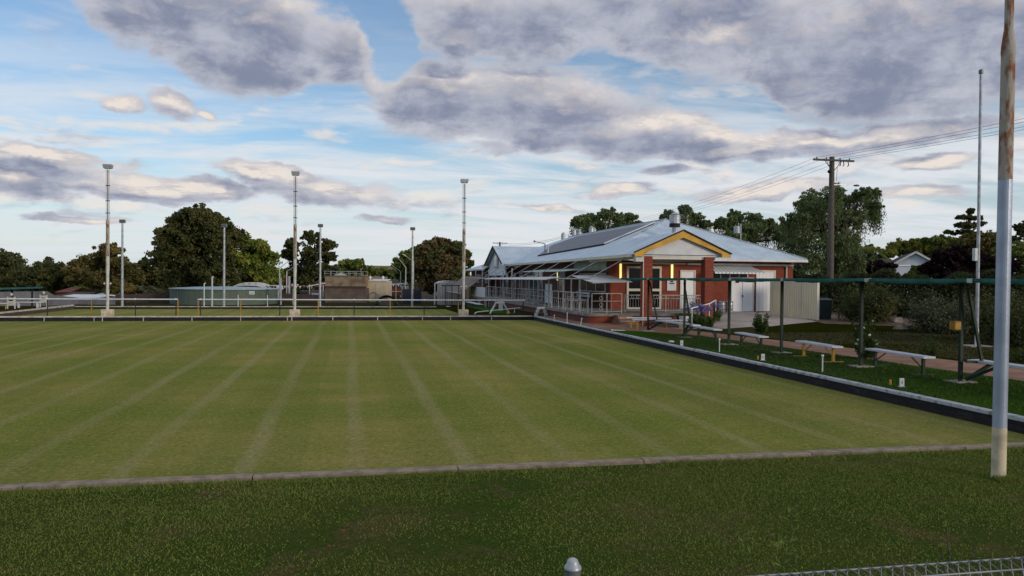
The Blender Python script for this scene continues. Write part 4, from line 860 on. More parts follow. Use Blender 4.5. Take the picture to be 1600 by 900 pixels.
# ramp handrail beside the flower bed
root = thing('handrail', 'white sloping handrail curving round the agapanthus bed', 'handrail', (13.75, 30.1, .3))
g3 = [gz(1081, 510, .38), gz(1108, 507, .42), gz(1118, 501, .47)]; h3 = [gy(1081, 481.5, g3[0][1])[2], gy(1108, 474.5, g3[1][1])[2], gy(1118, 469, g3[2][1])[2]]
pts = [tuple(p) for p in g3]; hp = [(g3[0][0]-.12, g3[0][1]-.1, h3[0]-.03)]+[(p[0], p[1], h) for p, h in zip(g3, h3)]
lb = lambda L: [(x-13.75, y-30.1, z-.3) for x, y, z in L]
MB().path(lb(hp), .028).build('rail', 'white_paint', root)
for p, t in zip(pts, h3): MB().path(lb([p, (p[0], p[1], t)]), .024).build('post', 'white_paint', root)
pq = gz(1073, 513, .28); o = loc_box('planter_block', 'white_paint', pq[0]-.18, pq[0]+.18, pq[1], pq[1]+.36, .26, .78); tagp(o, 'square white block at the foot of the sloping handrail', 'planter')
o = patch([[(13.9, 29.9), (14.7, 30.3), (15.4, 31.3), (13.4, 31.4)], [(13.4, 31.4), (15.4, 31.3), (16.3, 33.6), (13.4, 34.2)]], .03, 'flower_bed', 'soil', 4)
b = MB(); ep = [(g3[0][0], g3[0][1]), ((g3[0][0]+g3[1][0])/2+.05, (g3[0][1]+g3[1][1])/2), (g3[1][0], g3[1][1]), (g3[2][0], g3[2][1])]
for a_, b2_ in zip(ep[:-1], ep[1:]): b.bar((*a_, H(*a_)+.04), (*b2_, H(*b2_)+.04), .09, .14)
tagp(b.build('bed_edging', 'kerb_concrete', None), kind='structure')
# kegs
def keg_at(x, y, label):
    r_ = thing('beer_keg', label, 'keg', (x, y, H(x, y)+.02), 0, 'metal kegs against the brick wall')
    MB().lathe([(.19, 0), (.20, .02), (.20, .10), (.175, .11), (.19, .18), (.20, .20), (.19, .22), (.19, .38), (.20, .40), (.19, .42), (.175, .50), (.20, .51), (.20, .60), (.18, .60), (.17, .56), (.03, .55)], n=20).build('body', 'keg', r_)
    MB().lathe([(.04, .54), (.04, .60), (.02, .61)], n=10).build('valve', 'galv_dark', r_)
keg_at(19.78, 38.9, 'left of two silver metal kegs standing against the brick wall'); keg_at(20.25, 38.9, 'right of two silver metal kegs, next to the white double doors')
# deck furniture
def chair_proto(label):
    r_ = thing('patio_chair', label, 'chair', (0, 0, 0), 0, 'white metal furniture on the deck')
    MB().box(-.21, .21, -.21, .21, .43, .45).build('seat', 'rail_white', r_)
    bk = MB(); bk.path([(-.2, .2, .45), (-.21, .25, .88), (.21, .25, .88), (.2, .2, .45)], .014); 
    for x in (-.1, 0, .1): bk.tube((x, .21, .45), (x, .25, .88), .008, n=4)
    bk.tube((-.2, .22, .62), (.2, .22, .62), .010, n=4); bk.build('backrest', 'rail_white', r_)
    for sx in (-1, 1):
        for sy in (-1, 1): MB().tube((sx*.19, sy*.19, .43), (sx*.22, sy*.22, 0), .013, n=5).build('leg', 'rail_white', r_)
        MB().path([(sx*.22, -.18, .43), (sx*.24, -.18, .65), (sx*.22, .22, .66)], .012, 5).build('armrest', 'rail_white', r_)
    return r_
CHL = ['nearest white metal deck chair, behind the slanted railing', 'white metal deck chair under the blue and white wall sign', 'white metal deck chair facing the round deck table', 'white metal deck chair behind the round deck table', 'white metal deck chair by the sliding doors', 'white metal deck chair near the far end of the deck', 'farthest white metal deck chair, beside the white gable']
c0 = chair_proto(CHL[0])
for k, (x, y, a) in enumerate(((11.6, 39.6, 20), (12.4, 46.6, -70), (12.1, 48.4, 160), (11.7, 50.9, 10), (12.3, 54.5, -40), (11.9, 57.6, 70), (12.2, 61.2, 190))):
    o = c0 if k == 0 else copy_tree(c0); o.location = (x, y, .722); o.rotation_euler = (0, 0, R(a)); o['label'] = CHL[k]
r_ = thing('patio_table', 'round white metal table among the chairs on the deck', 'table', (12.0, 49.7, .722), 0, 'white metal furniture on the deck')
MB().lathe([(.44, .70), (.45, .71), (.45, .73), (.02, .735)], n=20).build('table_top', 'white_paint', r_); MB().tube((0, 0, .02), (0, 0, .7), .03).lathe([(.25, 0), (.22, .03), (.03, .05)], n=12).build('pedestal', 'white_paint', r_)
r_ = thing('slatted_bench', 'grey slatted bench under the triple window on the deck', 'bench', (12.9, 42.4, .722))
for k in range(3): MB().box(-.05-.14*k, .06-.14*k, -1.3, 1.3, .44, .47).build('seat_slat', 'weathered_white', r_)
for k in range(2): MB().box(.12, .14, -1.3, 1.3, .58+.16*k, .70+.16*k).build('back_slat', 'weathered_white', r_)
for s in (-1.1, 1.1): MB().path([(-.3, s, 0), (-.3, s, .43), (.05, s, .43), (.14, s, .88)], .02).path([(.08, s, 0), (.05, s, .43)], .02).build('leg', 'galv', r_)
o = loc_box('wall_sign', 'house_white', 10.94, 10.98, 41.6, 42.9, .95, 2.02); tagp(o, 'tall pale blue and white notice hung between the deck posts', 'sign', 'signs'); MB().box(-.025, -.021, -.25, -.05, .85, .95).build('sign_mark', 'numeral', o)
# brick base notices, trestles and white rails at the corner of the greens
def trestle(label, px0, px1, y_top, y_bot, Y, steps=False):
    a, b_ = gy(px0, y_bot, Y), gy(px1, y_bot, Y); zt = gy((px0+px1)/2, y_top, Y)[2]; z0 = .1; w_ = (b_[0]-a[0])/2; cx = (a[0]+b_[0])/2; hh = zt-z0
    r_ = thing('trestle', label, 'trestle', (cx, Y, z0), 0, 'white trestles at the corner of the greens')
    MB().box(-w_*.42, w_*.42, -.10, .10, hh-.10, hh).build('top', 'white_paint', r_)
    for s in (-1, 1):
        if steps: 
            b = MB(); n = 4
            for k in range(n): t0 = k/n; b.box(min(s*w_*(1-.6*t0), s*w_*(1-.6*t0)-s*.16), max(s*w_*(1-.6*t0), s*w_*(1-.6*t0)-s*.16), -.09, .09, hh*t0, hh*(t0+.25)-.02)
            b.build('leg', 'white_paint', r_)
        else: MB().bar((s*w_*.36, 0, hh-.1), (s*w_, 0, 0), .09, .05, (0, 1, 0)).build('leg', 'white_paint', r_)
trestle('larger white A-shaped trestle just past the far ditch, below the deck', 763, 798, 471.5, 494, 44.5); trestle('smaller white stepped trestle at the far right corner of the near green', 834, 857, 479.5, 495, 41.9, True)
r_ = thing('bent_rail', 'long white bent pipe rail sloping past the larger trestle', 'handrail', (7.6, 45.2, -.1))
p0, p1 = gy(742, 488, 45.2), gy(813, 481, 45.2); q = lambda p, dz=0: (p[0]-7.6, 0, p[2]+.1+dz)
MB().path([q(p0, -.35), q(p0, -.05), (p0[0]-7.6+.15, 0, p0[2]+.12), q(p1)], .035).build('pipe', 'white_paint', r_); MB().path([(p1[0]-7.6-.35, 0, p1[2]+.06), (p1[0]-7.6-.35, 0, .1), (p1[0]-7.6-.5, 0, -.1)], .03).build('leg', 'white_paint', r_)
o = loc_box('timber_post', 'white_paint', 9.25, 9.5, 48.0, 48.1, -.2, .95); tagp(o, 'short broad white post behind the larger trestle', 'post')
# shed and small garden furniture right of second green
r_ = thing('garden_shed', 'cream metal shed with white curved roof left of the tan blind', 'shed', (10.2, 80, -.45))
MB().box(-1.15, 1.0, -1.2, 1.2, 0, 2.25).build('wall', 'shed_cream', r_); b = MB()
for k in range(8): a0, a1 = math.pi*k/8, math.pi*(k+1)/8; b.slab([(-1.2*math.cos(a0)-.07, -1.3, 2.25+.22*math.sin(a0)), (-1.2*math.cos(a1)-.07, -1.3, 2.25+.22*math.sin(a1)), (-1.2*math.cos(a1)-.07, 1.3, 2.25+.22*math.sin(a1)), (-1.2*math.cos(a0)-.07, 1.3, 2.25+.22*math.sin(a0))], .03)
b.box(-1.15, 1.0, -1.19, -1.1, 2.25, 2.42); b.build('roof', 'white_paint', r_)
o = thing('pipe_post', 'white pipe post standing left of the cream shed', 'post', (8.5, 78.5, -.45)); MB().path([(0, 0, 0), (0, 0, 2.2), (.35, 0, 2.25)], .06).build('pipe', 'white_paint', o)
r_ = thing('table_shelter', 'thin dark flat topped shelter in front of the cream shed', 'shelter', (9.0, 69, -.3)); MB().box(-.9, .9, -.4, .4, 1.9, 1.97).build('top', 'dark', r_)
for x in (-.55, 0, .6): MB().tube((x, 0, 0), (x, 0, 1.9), .035, n=6).build('leg', 'dark', r_)
r_ = thing('picnic_bench', 'long dark bench seat on the bank below the tan blind', 'bench', (9.6, 60, -.1)); MB().box(-.2, .2, -3.2, 3.2, .42, .47).build('seat', 'weathered_white', r_)
for y in (-2.8, -1, 1, 2.8): MB().box(-.15, .15, y-.03, y+.03, 0, .42).build('leg', 'galv_dark', r_)
# ================================================================ right bank furniture
def bench(name, label, x, y, L_, rot=0, legm='dark_green', group='white topped bench seats along the green'):
    r_ = thing(name, label, 'bench', (x, y, H(x, y)), rot, group); hs = .43
    MB().box(-.15, .15, -L_/2, L_/2, hs-.045, hs).build('seat', 'bench_white', r_, bevel=.008)
    for s in (-1, 1):
        yy = s*(L_/2-.2); MB().box(-.03, .03, yy-.03, yy+.03, .03, hs-.045).box(-.3, .3, yy-.025, yy+.025, .0, .035).build('leg', legm, r_)
        MB().bar((0, yy-s*.03, .16), (0, yy-s*.42, hs-.05), .02, .02).build('brace', legm, r_)
    return r_
bench('bench', 'white topped green legged bench nearest the clubhouse steps, left of the second canopy post', 11.95, 24.55, 1.9, R(-4))
bench('bench', 'white topped green legged bench in front of the leafy rose bush', 11.85, 21.4, 1.85, R(-6))
bench('bench', 'white topped bench with yellow legs', 11.93, 18.1, 1.85, R(-4), 'yellow_paint')
bench('bench', 'largest fully visible white bench with green legs, right of the white flowering rose', 12.33, 15.6, 2.1, R(-3))
bench('bench', 'long white topped bench with orange legs on the paving by the brick column', 12.35, 29.6, 2.2, R(68), 'yellow_paint')
bench('bench', 'second white topped bench with orange legs, closest to the steps', 12.5, 31.2, 1.9, R(75), 'yellow_paint')
# canopy
can = thing('shade_canopy', 'long dark green shade cloth canopy on green posts beside the near green', 'canopy', (12, 18, .26))
o0 = (12, 18, .26); PXY = [(11.6, 29.0), (11.6, 25.6), (11.75, 22.6), (11.9, 19.8), (11.98, 16.45), (12.2, 13.6), (12.3, 10.4), (12.3, 7.2)]
TZ = 2.34
def cpart(name, m_, b, parent=None, smooth=False, bevel=0): return part(name, m_, b, parent or can, bevel, smooth)
for x, y in PXY:
    cpart('post', 'dark_green', MB().box(x-.033, x+.033, y-.033, y+.033, .26, TZ-.02)); cpart('post_footing', 'concrete', MB().box(x-.24, x+.24, y-.2, y+.2, .2, .295), bevel=.01)
    cpart('cross_beam', 'dark_green', MB().bar((11.0, y, TZ-.02), (12.9, y, TZ-.02), .05, .05))
    cpart('bracket', 'galv', MB().box(10.93, 11.01, y-1.65, y-1.53, TZ-.045, TZ+.03))
b = MB(); n = 130; ya, yb = 5.0, 30.4; cols = 7; vs = []
rgc = random.Random(4)
for i in range(n+1):
    y = ya+(yb-ya)*i/n; fz = abs(math.sin((y-13.6+1.6)*math.pi/3.1)); sag = .035*fz**.7
    for j in range(cols):
        u = j/(cols-1); x = 10.95+u*1.95; hang = (-.060-.045*fz-rgc.uniform(0, .022)) if j == 0 else 0
        xx = 10.95 if j <= 1 else x
        vs.append((xx, y, TZ+.035-sag*math.sin(math.pi*u)*1.0+hang))
b.add(vs, [(i*cols+j, i*cols+j+1, (i+1)*cols+j+1, (i+1)*cols+j) for i in range(n) for j in range(cols-1)])
o = cpart('shade_cloth', 'shade_green', b, smooth=True); sm = o.modifiers.new('s', 'SOLIDIFY'); sm.thickness = .006
cpart('front_beam', 'shade_green', MB().bar((10.97, 5.0, TZ), (10.97, 30.4, TZ), .05, .05)); cpart('rear_beam', 'dark_green', MB().bar((12.9, 5.0, TZ-.02), (12.9, 30.4, TZ-.02), .05, .05))
def braced_seat(label, y0, y1):
    ox = 12.2 if y0 < 20 else 11.6
    r_ = thing('braced_seat', label, 'bench', (12.2, (y0+y1)/2, .27), 0, 'seats braced to the canopy posts'); yc = (y0+y1)/2; q = lambda x, y, z: (x-12.2, y-yc, z-.27)
    MB().bar(q(ox+.40, y0-.25, .70), q(ox+.40, y1+.25, .70), .30, .045).build('seat', 'bench_white', r_)
    for y, s in ((y0, -1), (y1, 1)):
        MB().bar(q(ox, y, .34), q(ox+.4, y-s*.45, .67), .06, .06).bar(q(ox, y, .34), q(ox+.5, y-s*.12, .67), .06, .06).build('leg', 'dark_green', r_)
        MB().bar(q(ox+.02, y, 2.2), q(ox+.32, y-s*.05, .70), .05, .05).bar(q(ox, y, .70), q(ox+.5, y, .68), .04, .04).build('brace', 'dark_green', r_)
braced_seat('white seat on green diagonal braces at the right edge beyond the big pole', 10.3, 13.45)
braced_seat('white seat on green diagonal braces between the canopy posts nearest the clubhouse', 25.7, 28.9)
p = gz(1505, 596, .28); r_ = thing('bucket', 'yellow box fixed high on a green post beside the right canopy post', 'box', (12.14, 13.5, .27))
MB().box(-.25, -.09, -.08, .08, 1.07, 1.25).build('box', 'yellow_paint', r_, bevel=.015); MB().box(-.10, -.04, -.02, .02, 1.1, 1.2).build('bracket', 'dark_green', r_)
# rink markers and pegs on the plinth
def numtag(label, px, py, grp='white rink number plates on the plinth', s=1.0):
    p = gz(px, py, .30); r_ = thing('rink_marker', label, 'marker', (p[0], p[1], .30), R(-12), grp)
    MB().box(-.045*s, .045*s, -.012, .012, 0, .16*s).build('plate', 'white_paint', r_, bevel=.006)
    MB().box(-.006*s, .006*s, -.016, -.0125, .05*s, .115*s).build('numeral', 'numeral', r_); MB().box(-.06*s, .05*s, -.04, .04, -.01, .008).build('foot', 'galv', r_)
numtag('white number plate nearest the viewer, beside the yellow stub', 1409, 604, s=1.0); numtag('middle white number plate, left of the white peg with a round head', 1192, 563); numtag('white number plate on the plinth by the braced seat', 1065, 540)
def stub(label, px, py):
    p = gz(px, py, .30); o = MB().lathe([(.022, 0), (.022, .085), (.012, .1)], n=10).build('peg_stub', 'yellow_paint'); o.location = tuple(float(v) for v in p); tagp(o, label, 'peg', 'yellow stubs on the plinth')
stub('yellow stub beside the nearest white number plate', 1391, 601); stub('small yellow stub left of the middle number plate', 1184, 562); 
def peg(label, px, py, hh, tilt=0):
    p = gz(px, py, .30); r_ = thing('peg', label, 'peg', (p[0], p[1], .30), 0, 'white pegs on the plinth'); r_.rotation_euler = (0, R(tilt), 0)
    MB().tube((0, 0, 0), (0, 0, hh), .014).build('stake', 'white_paint', r_); MB().lathe([(.01, 0), (.028, .01), (.03, .03), (.02, .05)], (0, 0, hh), 10).build('head', 'white_paint', r_)
peg('white peg with round head between the yellow legged bench and the plinth', 1285, 581, .33); peg('white peg with round head in front of the second bench', 1124, 550, .33); peg('white peg below the deck railing, near the far corner', 886, 506, .45); peg('short white peg nearest the far corner of the green', 866, 502, .25); peg('short leaning white peg on the plinth below the steps', 907, 509, .28, 10)
p = gz(966, 517, .31); r_ = thing('scraper', 'white rod lying on the plinth below the clubhouse steps', 'rod', (p[0], p[1], .33), R(-20)); MB().tube((-.25, 0, 0), (.25, 0, 0), .015).build('rod', 'white_paint', r_); MB().blob((-.25, 0, .01), (.04, .04, .03), 2).build('end', 'white_paint', r_)
p = gz(1049, 534, .31); o = MB().lathe([(.09, 0), (.09, .03), (.06, .045)], n=14).build('disc', 'white_paint'); o.location = (p[0], p[1], .30); tagp(o, 'small white disc on the plinth left of the far number plate', 'disc')
# cream panel fence, bin, tub
fz = .42; r_ = thing('panel_fence', 'cream corrugated metal fence panels between the roller door and the bin', 'fence', (21.36, 32.5, fz))
for k in range(4):
    y0 = k*1.35
    if k < 3: o = MB().box(-.02, .02, y0+.04, y0+1.33, .10, 1.88).build('panel', 'panel_fence_cream', r_); MB().box(-.04, .04, y0+.04, y0+1.33, 1.88, 1.93).box(-.04, .04, y0+.04, y0+1.33, .06, .10).build('panel_rail', 'cream_paint', r_)
    MB().box(-.06, .06, y0-.05, y0+.035, 0, 1.97).build('post', 'cream_paint', r_)
r_ = thing('wheelie_bin', 'dark green wheelie bin at the end of the cream fence', 'bin', (22.1, 33.1, .43), R(-15))
b = MB(); b.add([(-.24, -.27, .05), (.24, -.27, .05), (.24, .27, .05), (-.24, .27, .05), (-.29, -.33, .98), (.29, -.33, .98), (.29, .33, .98), (-.29, .33, .98)], [(3, 2, 1, 0), (4, 5, 6, 7), (0, 1, 5, 4), (1, 2, 6, 5), (2, 3, 7, 6), (3, 0, 4, 7)]); b.build('body', 'bin_green', r_, bevel=.02)
MB().slab([(-.31, -.37, .99), (.31, -.37, .99), (.31, .38, 1.07), (-.31, .38, 1.07)], .04).build('lid', 'bin_green', r_, bevel=.012)
for s in (-1, 1): MB().tube((s*.26, .26, .1), (s*.31, .26, .1), .1, n=14).build('wheel', 'dark', r_)
r_ = thing('laundry_stand', 'pale tub on a thin metal frame behind the wheelie bin', 'stand', (22.9, 35.6, .5)); MB().path([(-.45, 0, 0), (-.45, 0, 1.75), (.5, 0, 1.75), (.5, 0, 0)], .02).build('frame', 'galv', r_)
MB().lathe([(.08, 1.25), (.14, 1.38), (.28, 1.7), (.25, 1.7), (.06, 1.4)], (-.1, 0, 0), 12).build('tub', 'white_paint', r_)
o = loc_box('panel', 'far_wall', 22.6, 24.2, 37.6, 37.66, .9, 2.4); tagp(o, 'pale upright sheet leaning behind the laundry stand', 'sheet')
# ================================================================ light poles
def tall_pole(label, x, y, z0, top, base_block=True, boxed=False, near=False, cap=True):
    r_ = thing('light_pole', label, 'light pole', (x, y, z0), 0, 'tall floodlight poles round the near green'); hh = top-z0
    if base_block: MB().box(-.26, .26, -.2, .2, 0, .38).build('base_block', 'concrete_white', r_, bevel=.02)
    s0 = hh*.40; s1 = hh*.60; s2 = hh*.64; mr, mm = (.046, 'rust') if near else (.028, 'galv_dark')
    if near: s0, s1, s2 = [gy(1573, q, y)[2]-z0 for q in (281, 88, 48)]; cap = False
    if near: MB().lathe([(.074, 0), (.074, .58)], n=24).build('painted_foot', 'concrete_white', r_, smooth=False); lo = .58
    else: lo = .3
    MB().lathe([(.073, lo), (.072, s0)], n=24).build('lower_pole', 'silver_paint' if near else 'pole_white', r_)
    b = MB().lathe([(.0725, s0+.002), (.070, s1), (.074, s1+.05), (.070, s1+.12), (.050, s2)], n=24); b.build('middle_pole', 'rust', r_)
    b = MB().tube((0, 0, s2), (0, 0, hh-.25), mr, n=14)
    b.build('mast', mm, r_)
    if cap:
        for s in (-1, 1): MB().tube((s*.075, 0, lo+2.0 if not near else s2), (s*.075, 0, hh-.25), .013, n=5).build('side_cable', 'pole_white', r_)
        for t in (.68, .76, .86): MB().box(-.10, .10, -.03, .03, hh*t, hh*t+.035).build('clamp', 'dark', r_)
    hd = MB(); hd.add([(-.17, -.15, hh-.2), (.17, -.15, hh-.2), (.17, .15, hh-.2), (-.17, .15, hh-.2), (-.20, -.17, hh-.08), (.20, -.17, hh-.08), (.20, .17, hh-.08), (-.20, .17, hh-.08)], [(3, 2, 1, 0), (4, 5, 6, 7), (0, 1, 5, 4), (1, 2, 6, 5), (2, 3, 7, 6), (3, 0, 4, 7)]); hd.box(-.205, .205, -.175, .175, hh-.078, hh)
    hd.build('lamp_head', 'galv', r_)
    if not near:
        fx = MB()
        for s in (-1, 1): fx.blob((s*.14, -.02, hh*.22), (.05, .05, .05), 3)
        fx.tube((-.14, 0, hh*.22), (.14, 0, hh*.22), .012, n=5); fx.build('winch', 'pole_white', r_)
    return r_
for lab, px, pt in (('leftmost of the three tall slim light poles standing past the far ditch', 168, 257), ('middle of the three tall slim light poles standing past the far ditch', 460.5, 268), ('rightmost of the three tall light poles past the far ditch, nearest the clubhouse', 724, 280)):
    p = gy(px, 494, 42.1); t = gy(px, pt, 42.1); tall_pole(lab, p[0], 42.1, .2, t[2])
p = gz(1560, 748, .1); q = tall_pole('big nearby light pole on the right, silver below and rusty above, with cream foot', p[0], p[1], .1, 7.9, False, near=True); q.rotation_euler = (0, R(.45), 0)
def rear_pole(label, px, pt, Y):
    p, t = gy(px, 478, Y), gy(px, pt, Y); r_ = thing('light_pole', label, 'light pole', (p[0], Y, -.45), 0, 'grey light poles behind the second green'); hh = t[2]+.45
    MB().tube((0, 0, 0), (0, 0, hh-.3), .11, .075, 12).build('pole', 'galv', r_); MB().box(-.22, .22, -.12, .12, hh-.28, hh).build('lamp_head', 'galv_dark', r_, bevel=.02); MB().box(-.18, .18, -.13, -.121, hh-.24, hh-.05).build('lens', 'glass_grey', r_)
rear_pole('grey rear light pole with a boxy head, just right of the leftmost tall pole', 191, 343, 68.5)
rear_pole('grey rear light pole rising in front of the largest gum tree', 350, 350, 68.5)
rear_pole('grey rear light pole left of the railed brown block', 500, 350, 68.5)
rear_pole('grey rear light pole left of the reddish brown tree', 644, 355, 70)
def arm_lamp(label, px, ytop, apx, apy, D):
    t, a = at(px, ytop, D), at(apx, apy, D); r_ = thing('street_lamp', label, 'street lamp', (t[0], t[1], -.45), 0, 'small street lamps by the playground'); z = t[2]+.45
    MB().tube((0, 0, 0), (0, 0, z), .085, .06, 8).build('pole', 'galv', r_); MB().tube((0, 0, z-.05), (a[0]-t[0], a[1]-t[1], a[2]+.45), .05, .035, 6).build('arm', 'galv', r_)
    d = Vector((a[0]-t[0], a[1]-t[1], a[2]-t[2])).normalized(); e = Vector((a[0]-t[0], a[1]-t[1], a[2]+.45)); MB().bar(e, e+d*.45, .2, .08).build('lamp_head', 'white_paint', r_)
arm_lamp('leftmost small street lamp, arm pointing up right over the tank', 416.5, 408, 430, 396, 100); arm_lamp('small street lamp second from left, beside the tank end', 437, 418, 447, 411, 92); arm_lamp('small street lamp just left of the middle tall pole', 448, 424, 460, 416, 90)
arm_lamp('small street lamp with arm pointing left, left of the reddish tree', 634, 417, 623, 404, 96); arm_lamp('shorter small street lamp partly hidden in leaves', 626, 424, 616, 417, 110); arm_lamp('white small street lamp right behind the grey rear pole', 646, 408, 634, 400, 92)
# slim flagpole
p = gz(1526, 540, .3); t = gy(1530, 108, p[1]); r_ = thing('flagpole', 'slim tall pale flagpole with a white box, in the garden lawn', 'flagpole', (p[0], p[1], .28)); hh = t[2]-.28
MB().tube((0, 0, .55), (0, 0, hh-.12), .055, .042, 12).build('pole', 'galv', r_); MB().tube((0, 0, 0), (0, 0, .55), .058, n=12).build('painted_foot', 'white_paint', r_); MB().lathe([(.04, 0), (.07, .02), (.07, .12), (.03, .15)], (0, 0, hh-.15), 10).build('cap', 'galv_dark', r_)
z = gy(1526, 398, p[1])[2]-.28; MB().box(-.17, -.06, -.06, .06, z-.2, z+.2).build('box', 'white_paint', r_, bevel=.01); MB().box(-.45, .35, -.3, .3, -.02, .03).build('footing', 'concrete', r_)
# power poles and wires
def power_pole(label, x, y, z0, top, far=False):
    r_ = thing('power_pole', label, 'power pole', (x, y, z0), 0, 'timber power poles'); hh = top-z0; MB().tube((0, 0, 0), (0, 0, hh), .22, .16, 12).build('pole', 'timber', r_)
    b = MB().box(-1.48, 1.48, -.27, -.13, hh-.32, hh-.2); b.bar((-.6, -.14, hh-.32), (-.05, -.14, hh-.95), .03, .03).bar((.6, -.14, hh-.32), (.05, -.14, hh-.95), .03, .03); b.build('crossarm', 'timber', r_)
    for x_ in (-1.2, -.5, .5, 1.2): MB().lathe([(.03, 0), (.055, .03), (.035, .07), (.05, .1), (.02, .14)], (x_, -.14, hh-.2), 8).build('insulator', 'galv_dark', r_)
    if not far:
        MB().bar((0, -.1, hh-1.85), (1.75, -.1, hh-1.80), .06, .06).build('lamp_arm', 'galv', r_); MB().blob((1.75, -.1, hh-1.84), (.26, .1, .07), 4).build('lamp_head', 'galv_dark', r_)
        b = MB()
        for x_ in (.5, .75, 1.1): MB().path([(x_, -.14, hh-.32), (x_+.05, -.14, hh-.55), (x_-.05, -.14, hh-.62)], .03, 5).build('cable_drop', 'dark', r_)
        b.path([(-.5, -.14, hh-.3), (-.25, -.25, hh-.8), (-.3, -.2, hh-1.5), (-.2, -.2, hh-1.9)], .015, 4); b.build('cable_drop', 'dark', r_); MB().path([(.5, -.14, hh-.3), (.25, -.22, hh-.7), (.22, -.2, hh-1.6)], .015, 4).build('cable_drop', 'dark', r_); MB().blob((-.3, -.2, hh-1.0), (.14, .12, .12), 5).build('junction_box', 'dark', r_)
ut = gy(1300, 245, 46.0)
PP = [(ut[0]-3.2, -26.0, 0, 10.0), (ut[0], 46.0, .3, ut[2]), (ut[0]+3.6, 116, 0, 9.9), (ut[0]+5.0, 160, 0, 9.2)]
power_pole('near timber power pole in front of the large weeping pepper tree', *PP[1]); power_pole('far timber power pole among the roof vents', *PP[2], far=True)
p3 = gy(781, 378, 150); power_pole('distant timber power pole above the white gable of the clubhouse', p3[0], 150, -.4, p3[2], far=True)
power_pole('timber power pole standing behind the viewer', *PP[0], far=True)
wr = 0
for k, x_ in enumerate((-1.2, -.5, .5, 1.2)):
    for (a, b_) in ((PP[0], PP[1]), (PP[1], PP[2])):
        pts = []
        for i in range(25):
            u = i/24; pts.append((a[0]+x_+(b_[0]-a[0])*u, a[1]+(b_[1]-a[1])*u, (a[3]-.1)*(1-u)+(b_[3]-.1)*u-1.0*4*u*(1-u)))
        o = MB().path(pts, .009, 4).build('power_line', 'wire_grey', None, loc=pts[0])
        nm = ('outer left', 'inner left', 'inner right', 'outer right')[k]
        tagp(o, ('%s power wire rising right from the near timber power pole' if a is PP[0] else '%s power wire falling left from the near pole towards the roof') % nm, 'wire', 'overhead power wires')
for k, dz_ in enumerate((0, .25)):
    a = Vector((p3[0], 150, p3[2]-.2-dz_)); b_ = Vector((PP[2][0]-.5, 116, 9.6-dz_)); pts = [a.lerp(b_, i/12)-Vector((0, 0, .8*4*(i/12)*(1-i/12))) for i in range(13)]
    tagp(MB().path(pts, .02, 4).build('power_line', 'dark', None, loc=a), ['upper', 'lower'][k]+' wire between the two distant power poles', 'wire', 'overhead power wires')
# ================================================================ railing between the greens
def barrier(label, pa, pb, posts, z0=.05):
    Y = 43.2; a, b_ = gy(pa, 468.5, Y), gy(pb, 469, Y); zt = 1.06; r_ = thing('barrier_rail', label, 'barrier', (a[0], Y, z0), 0, 'white topped barriers between the greens')
    MB().tube((0, 0, zt-z0), (b_[0]-a[0], 0, zt-z0), .032, n=8).build('rail', 'white_paint', r_)
    for px, m_ in posts:
        x = gy(px, 480, Y)[0]-a[0]; MB().tube((x, .0 if m_ == 'yellow_paint' else .08, -.2), (x, .0 if m_ == 'yellow_paint' else .08, zt-z0), .026, n=8).build('post', m_, r_)
        if m_ != 'yellow_paint': MB().blob((x, .04, zt-z0), (.06, .06, .06), 1).build('post_clamp', 'white_paint', r_)
g_, y_ = 'dark_green', 'yellow_paint'
barrier('left white topped barrier between the greens, ending in a yellow post', -60, 278, [(-50, g_), (73, g_), (143, y_), (211, g_), (274.5, g_), (278, y_)])
barrier('right white topped barrier between the greens, reaching the clubhouse bank', 309, 821, [(309.5, y_), (313, g_), (376, y_), (437, g_), (497, y_), (553.5, g_), (609.5, y_), (663, g_), (716, y_), (765, g_), (818, g_)])
p = gz(778, 494, 0); o = MB().tube((0, 0, 0), (0, 0, .5), .05).build('marker_post', 'yellow_paint'); o.location = (p[0], 43.6, 0); tagp(o, 'short yellow post standing below the deck near the larger trestle', 'post')
# ================================================================ left side canopy, fences, tank, sheds
r_ = thing('shade_canopy', 'distant dark green canopy on posts at the left edge beside the second green', 'canopy', (-22.9, 60, -.3)); zc = gx(40, 449.5, -22.9)[2]
for y in (49, 53, 56.5, 60, 63.5): MB().box(-.05, .05, y-60.05, y-59.95, 0, zc+.3).build('post', 'dark_green', r_)
MB().slab([(-.9, -12, zc+.26), (.9, -12, zc+.38), (.9, 3, zc+.38), (-.9, 3, zc+.26)], .12).build('shade_cloth', 'shade_green', r_)
def rail_fence(name, label, pts_px, D, m_, z0=-.45, group=None, cat='fence'):
    A_ = at(pts_px[0][0], 450, D[0]); r_ = thing(name, label, cat, (A_[0], A_[1], z0), 0, group)
    for i in range(len(pts_px)-1):
        a, b_ = at(*pts_px[i], D[i]), at(*pts_px[i+1], D[i+1]); q = lambda p, z: (p[0]-A_[0], p[1]-A_[1], z)
        MB().slab([q(a, 0), q(b_, 0), q(b_, b_[2]-z0), q(a, a[2]-z0)], .05).build('panel', m_, r_)
    return r_
rail_fence('boundary_fence', 'tall grey sheet fence at the left edge behind the canopy', [(-60, 457), (0, 456), (55, 455), (74, 455)], (66, 67, 68, 68), 'grey_fence', group='fences behind the second green')
rail_fence('boundary_fence', 'lower grey sheet fence sloping down between the canopy and the tall pole', [(74, 455), (84, 461), (122, 465)], (68, 69, 72), 'grey_fence', group='fences behind the second green')
rail_fence('boundary_fence', 'weathered grey timber fence left of the leftmost tall pole', [(122, 466), (168, 465.5), (180, 465)], (72, 72, 72), 'grey_fence', group='fences behind the second green')
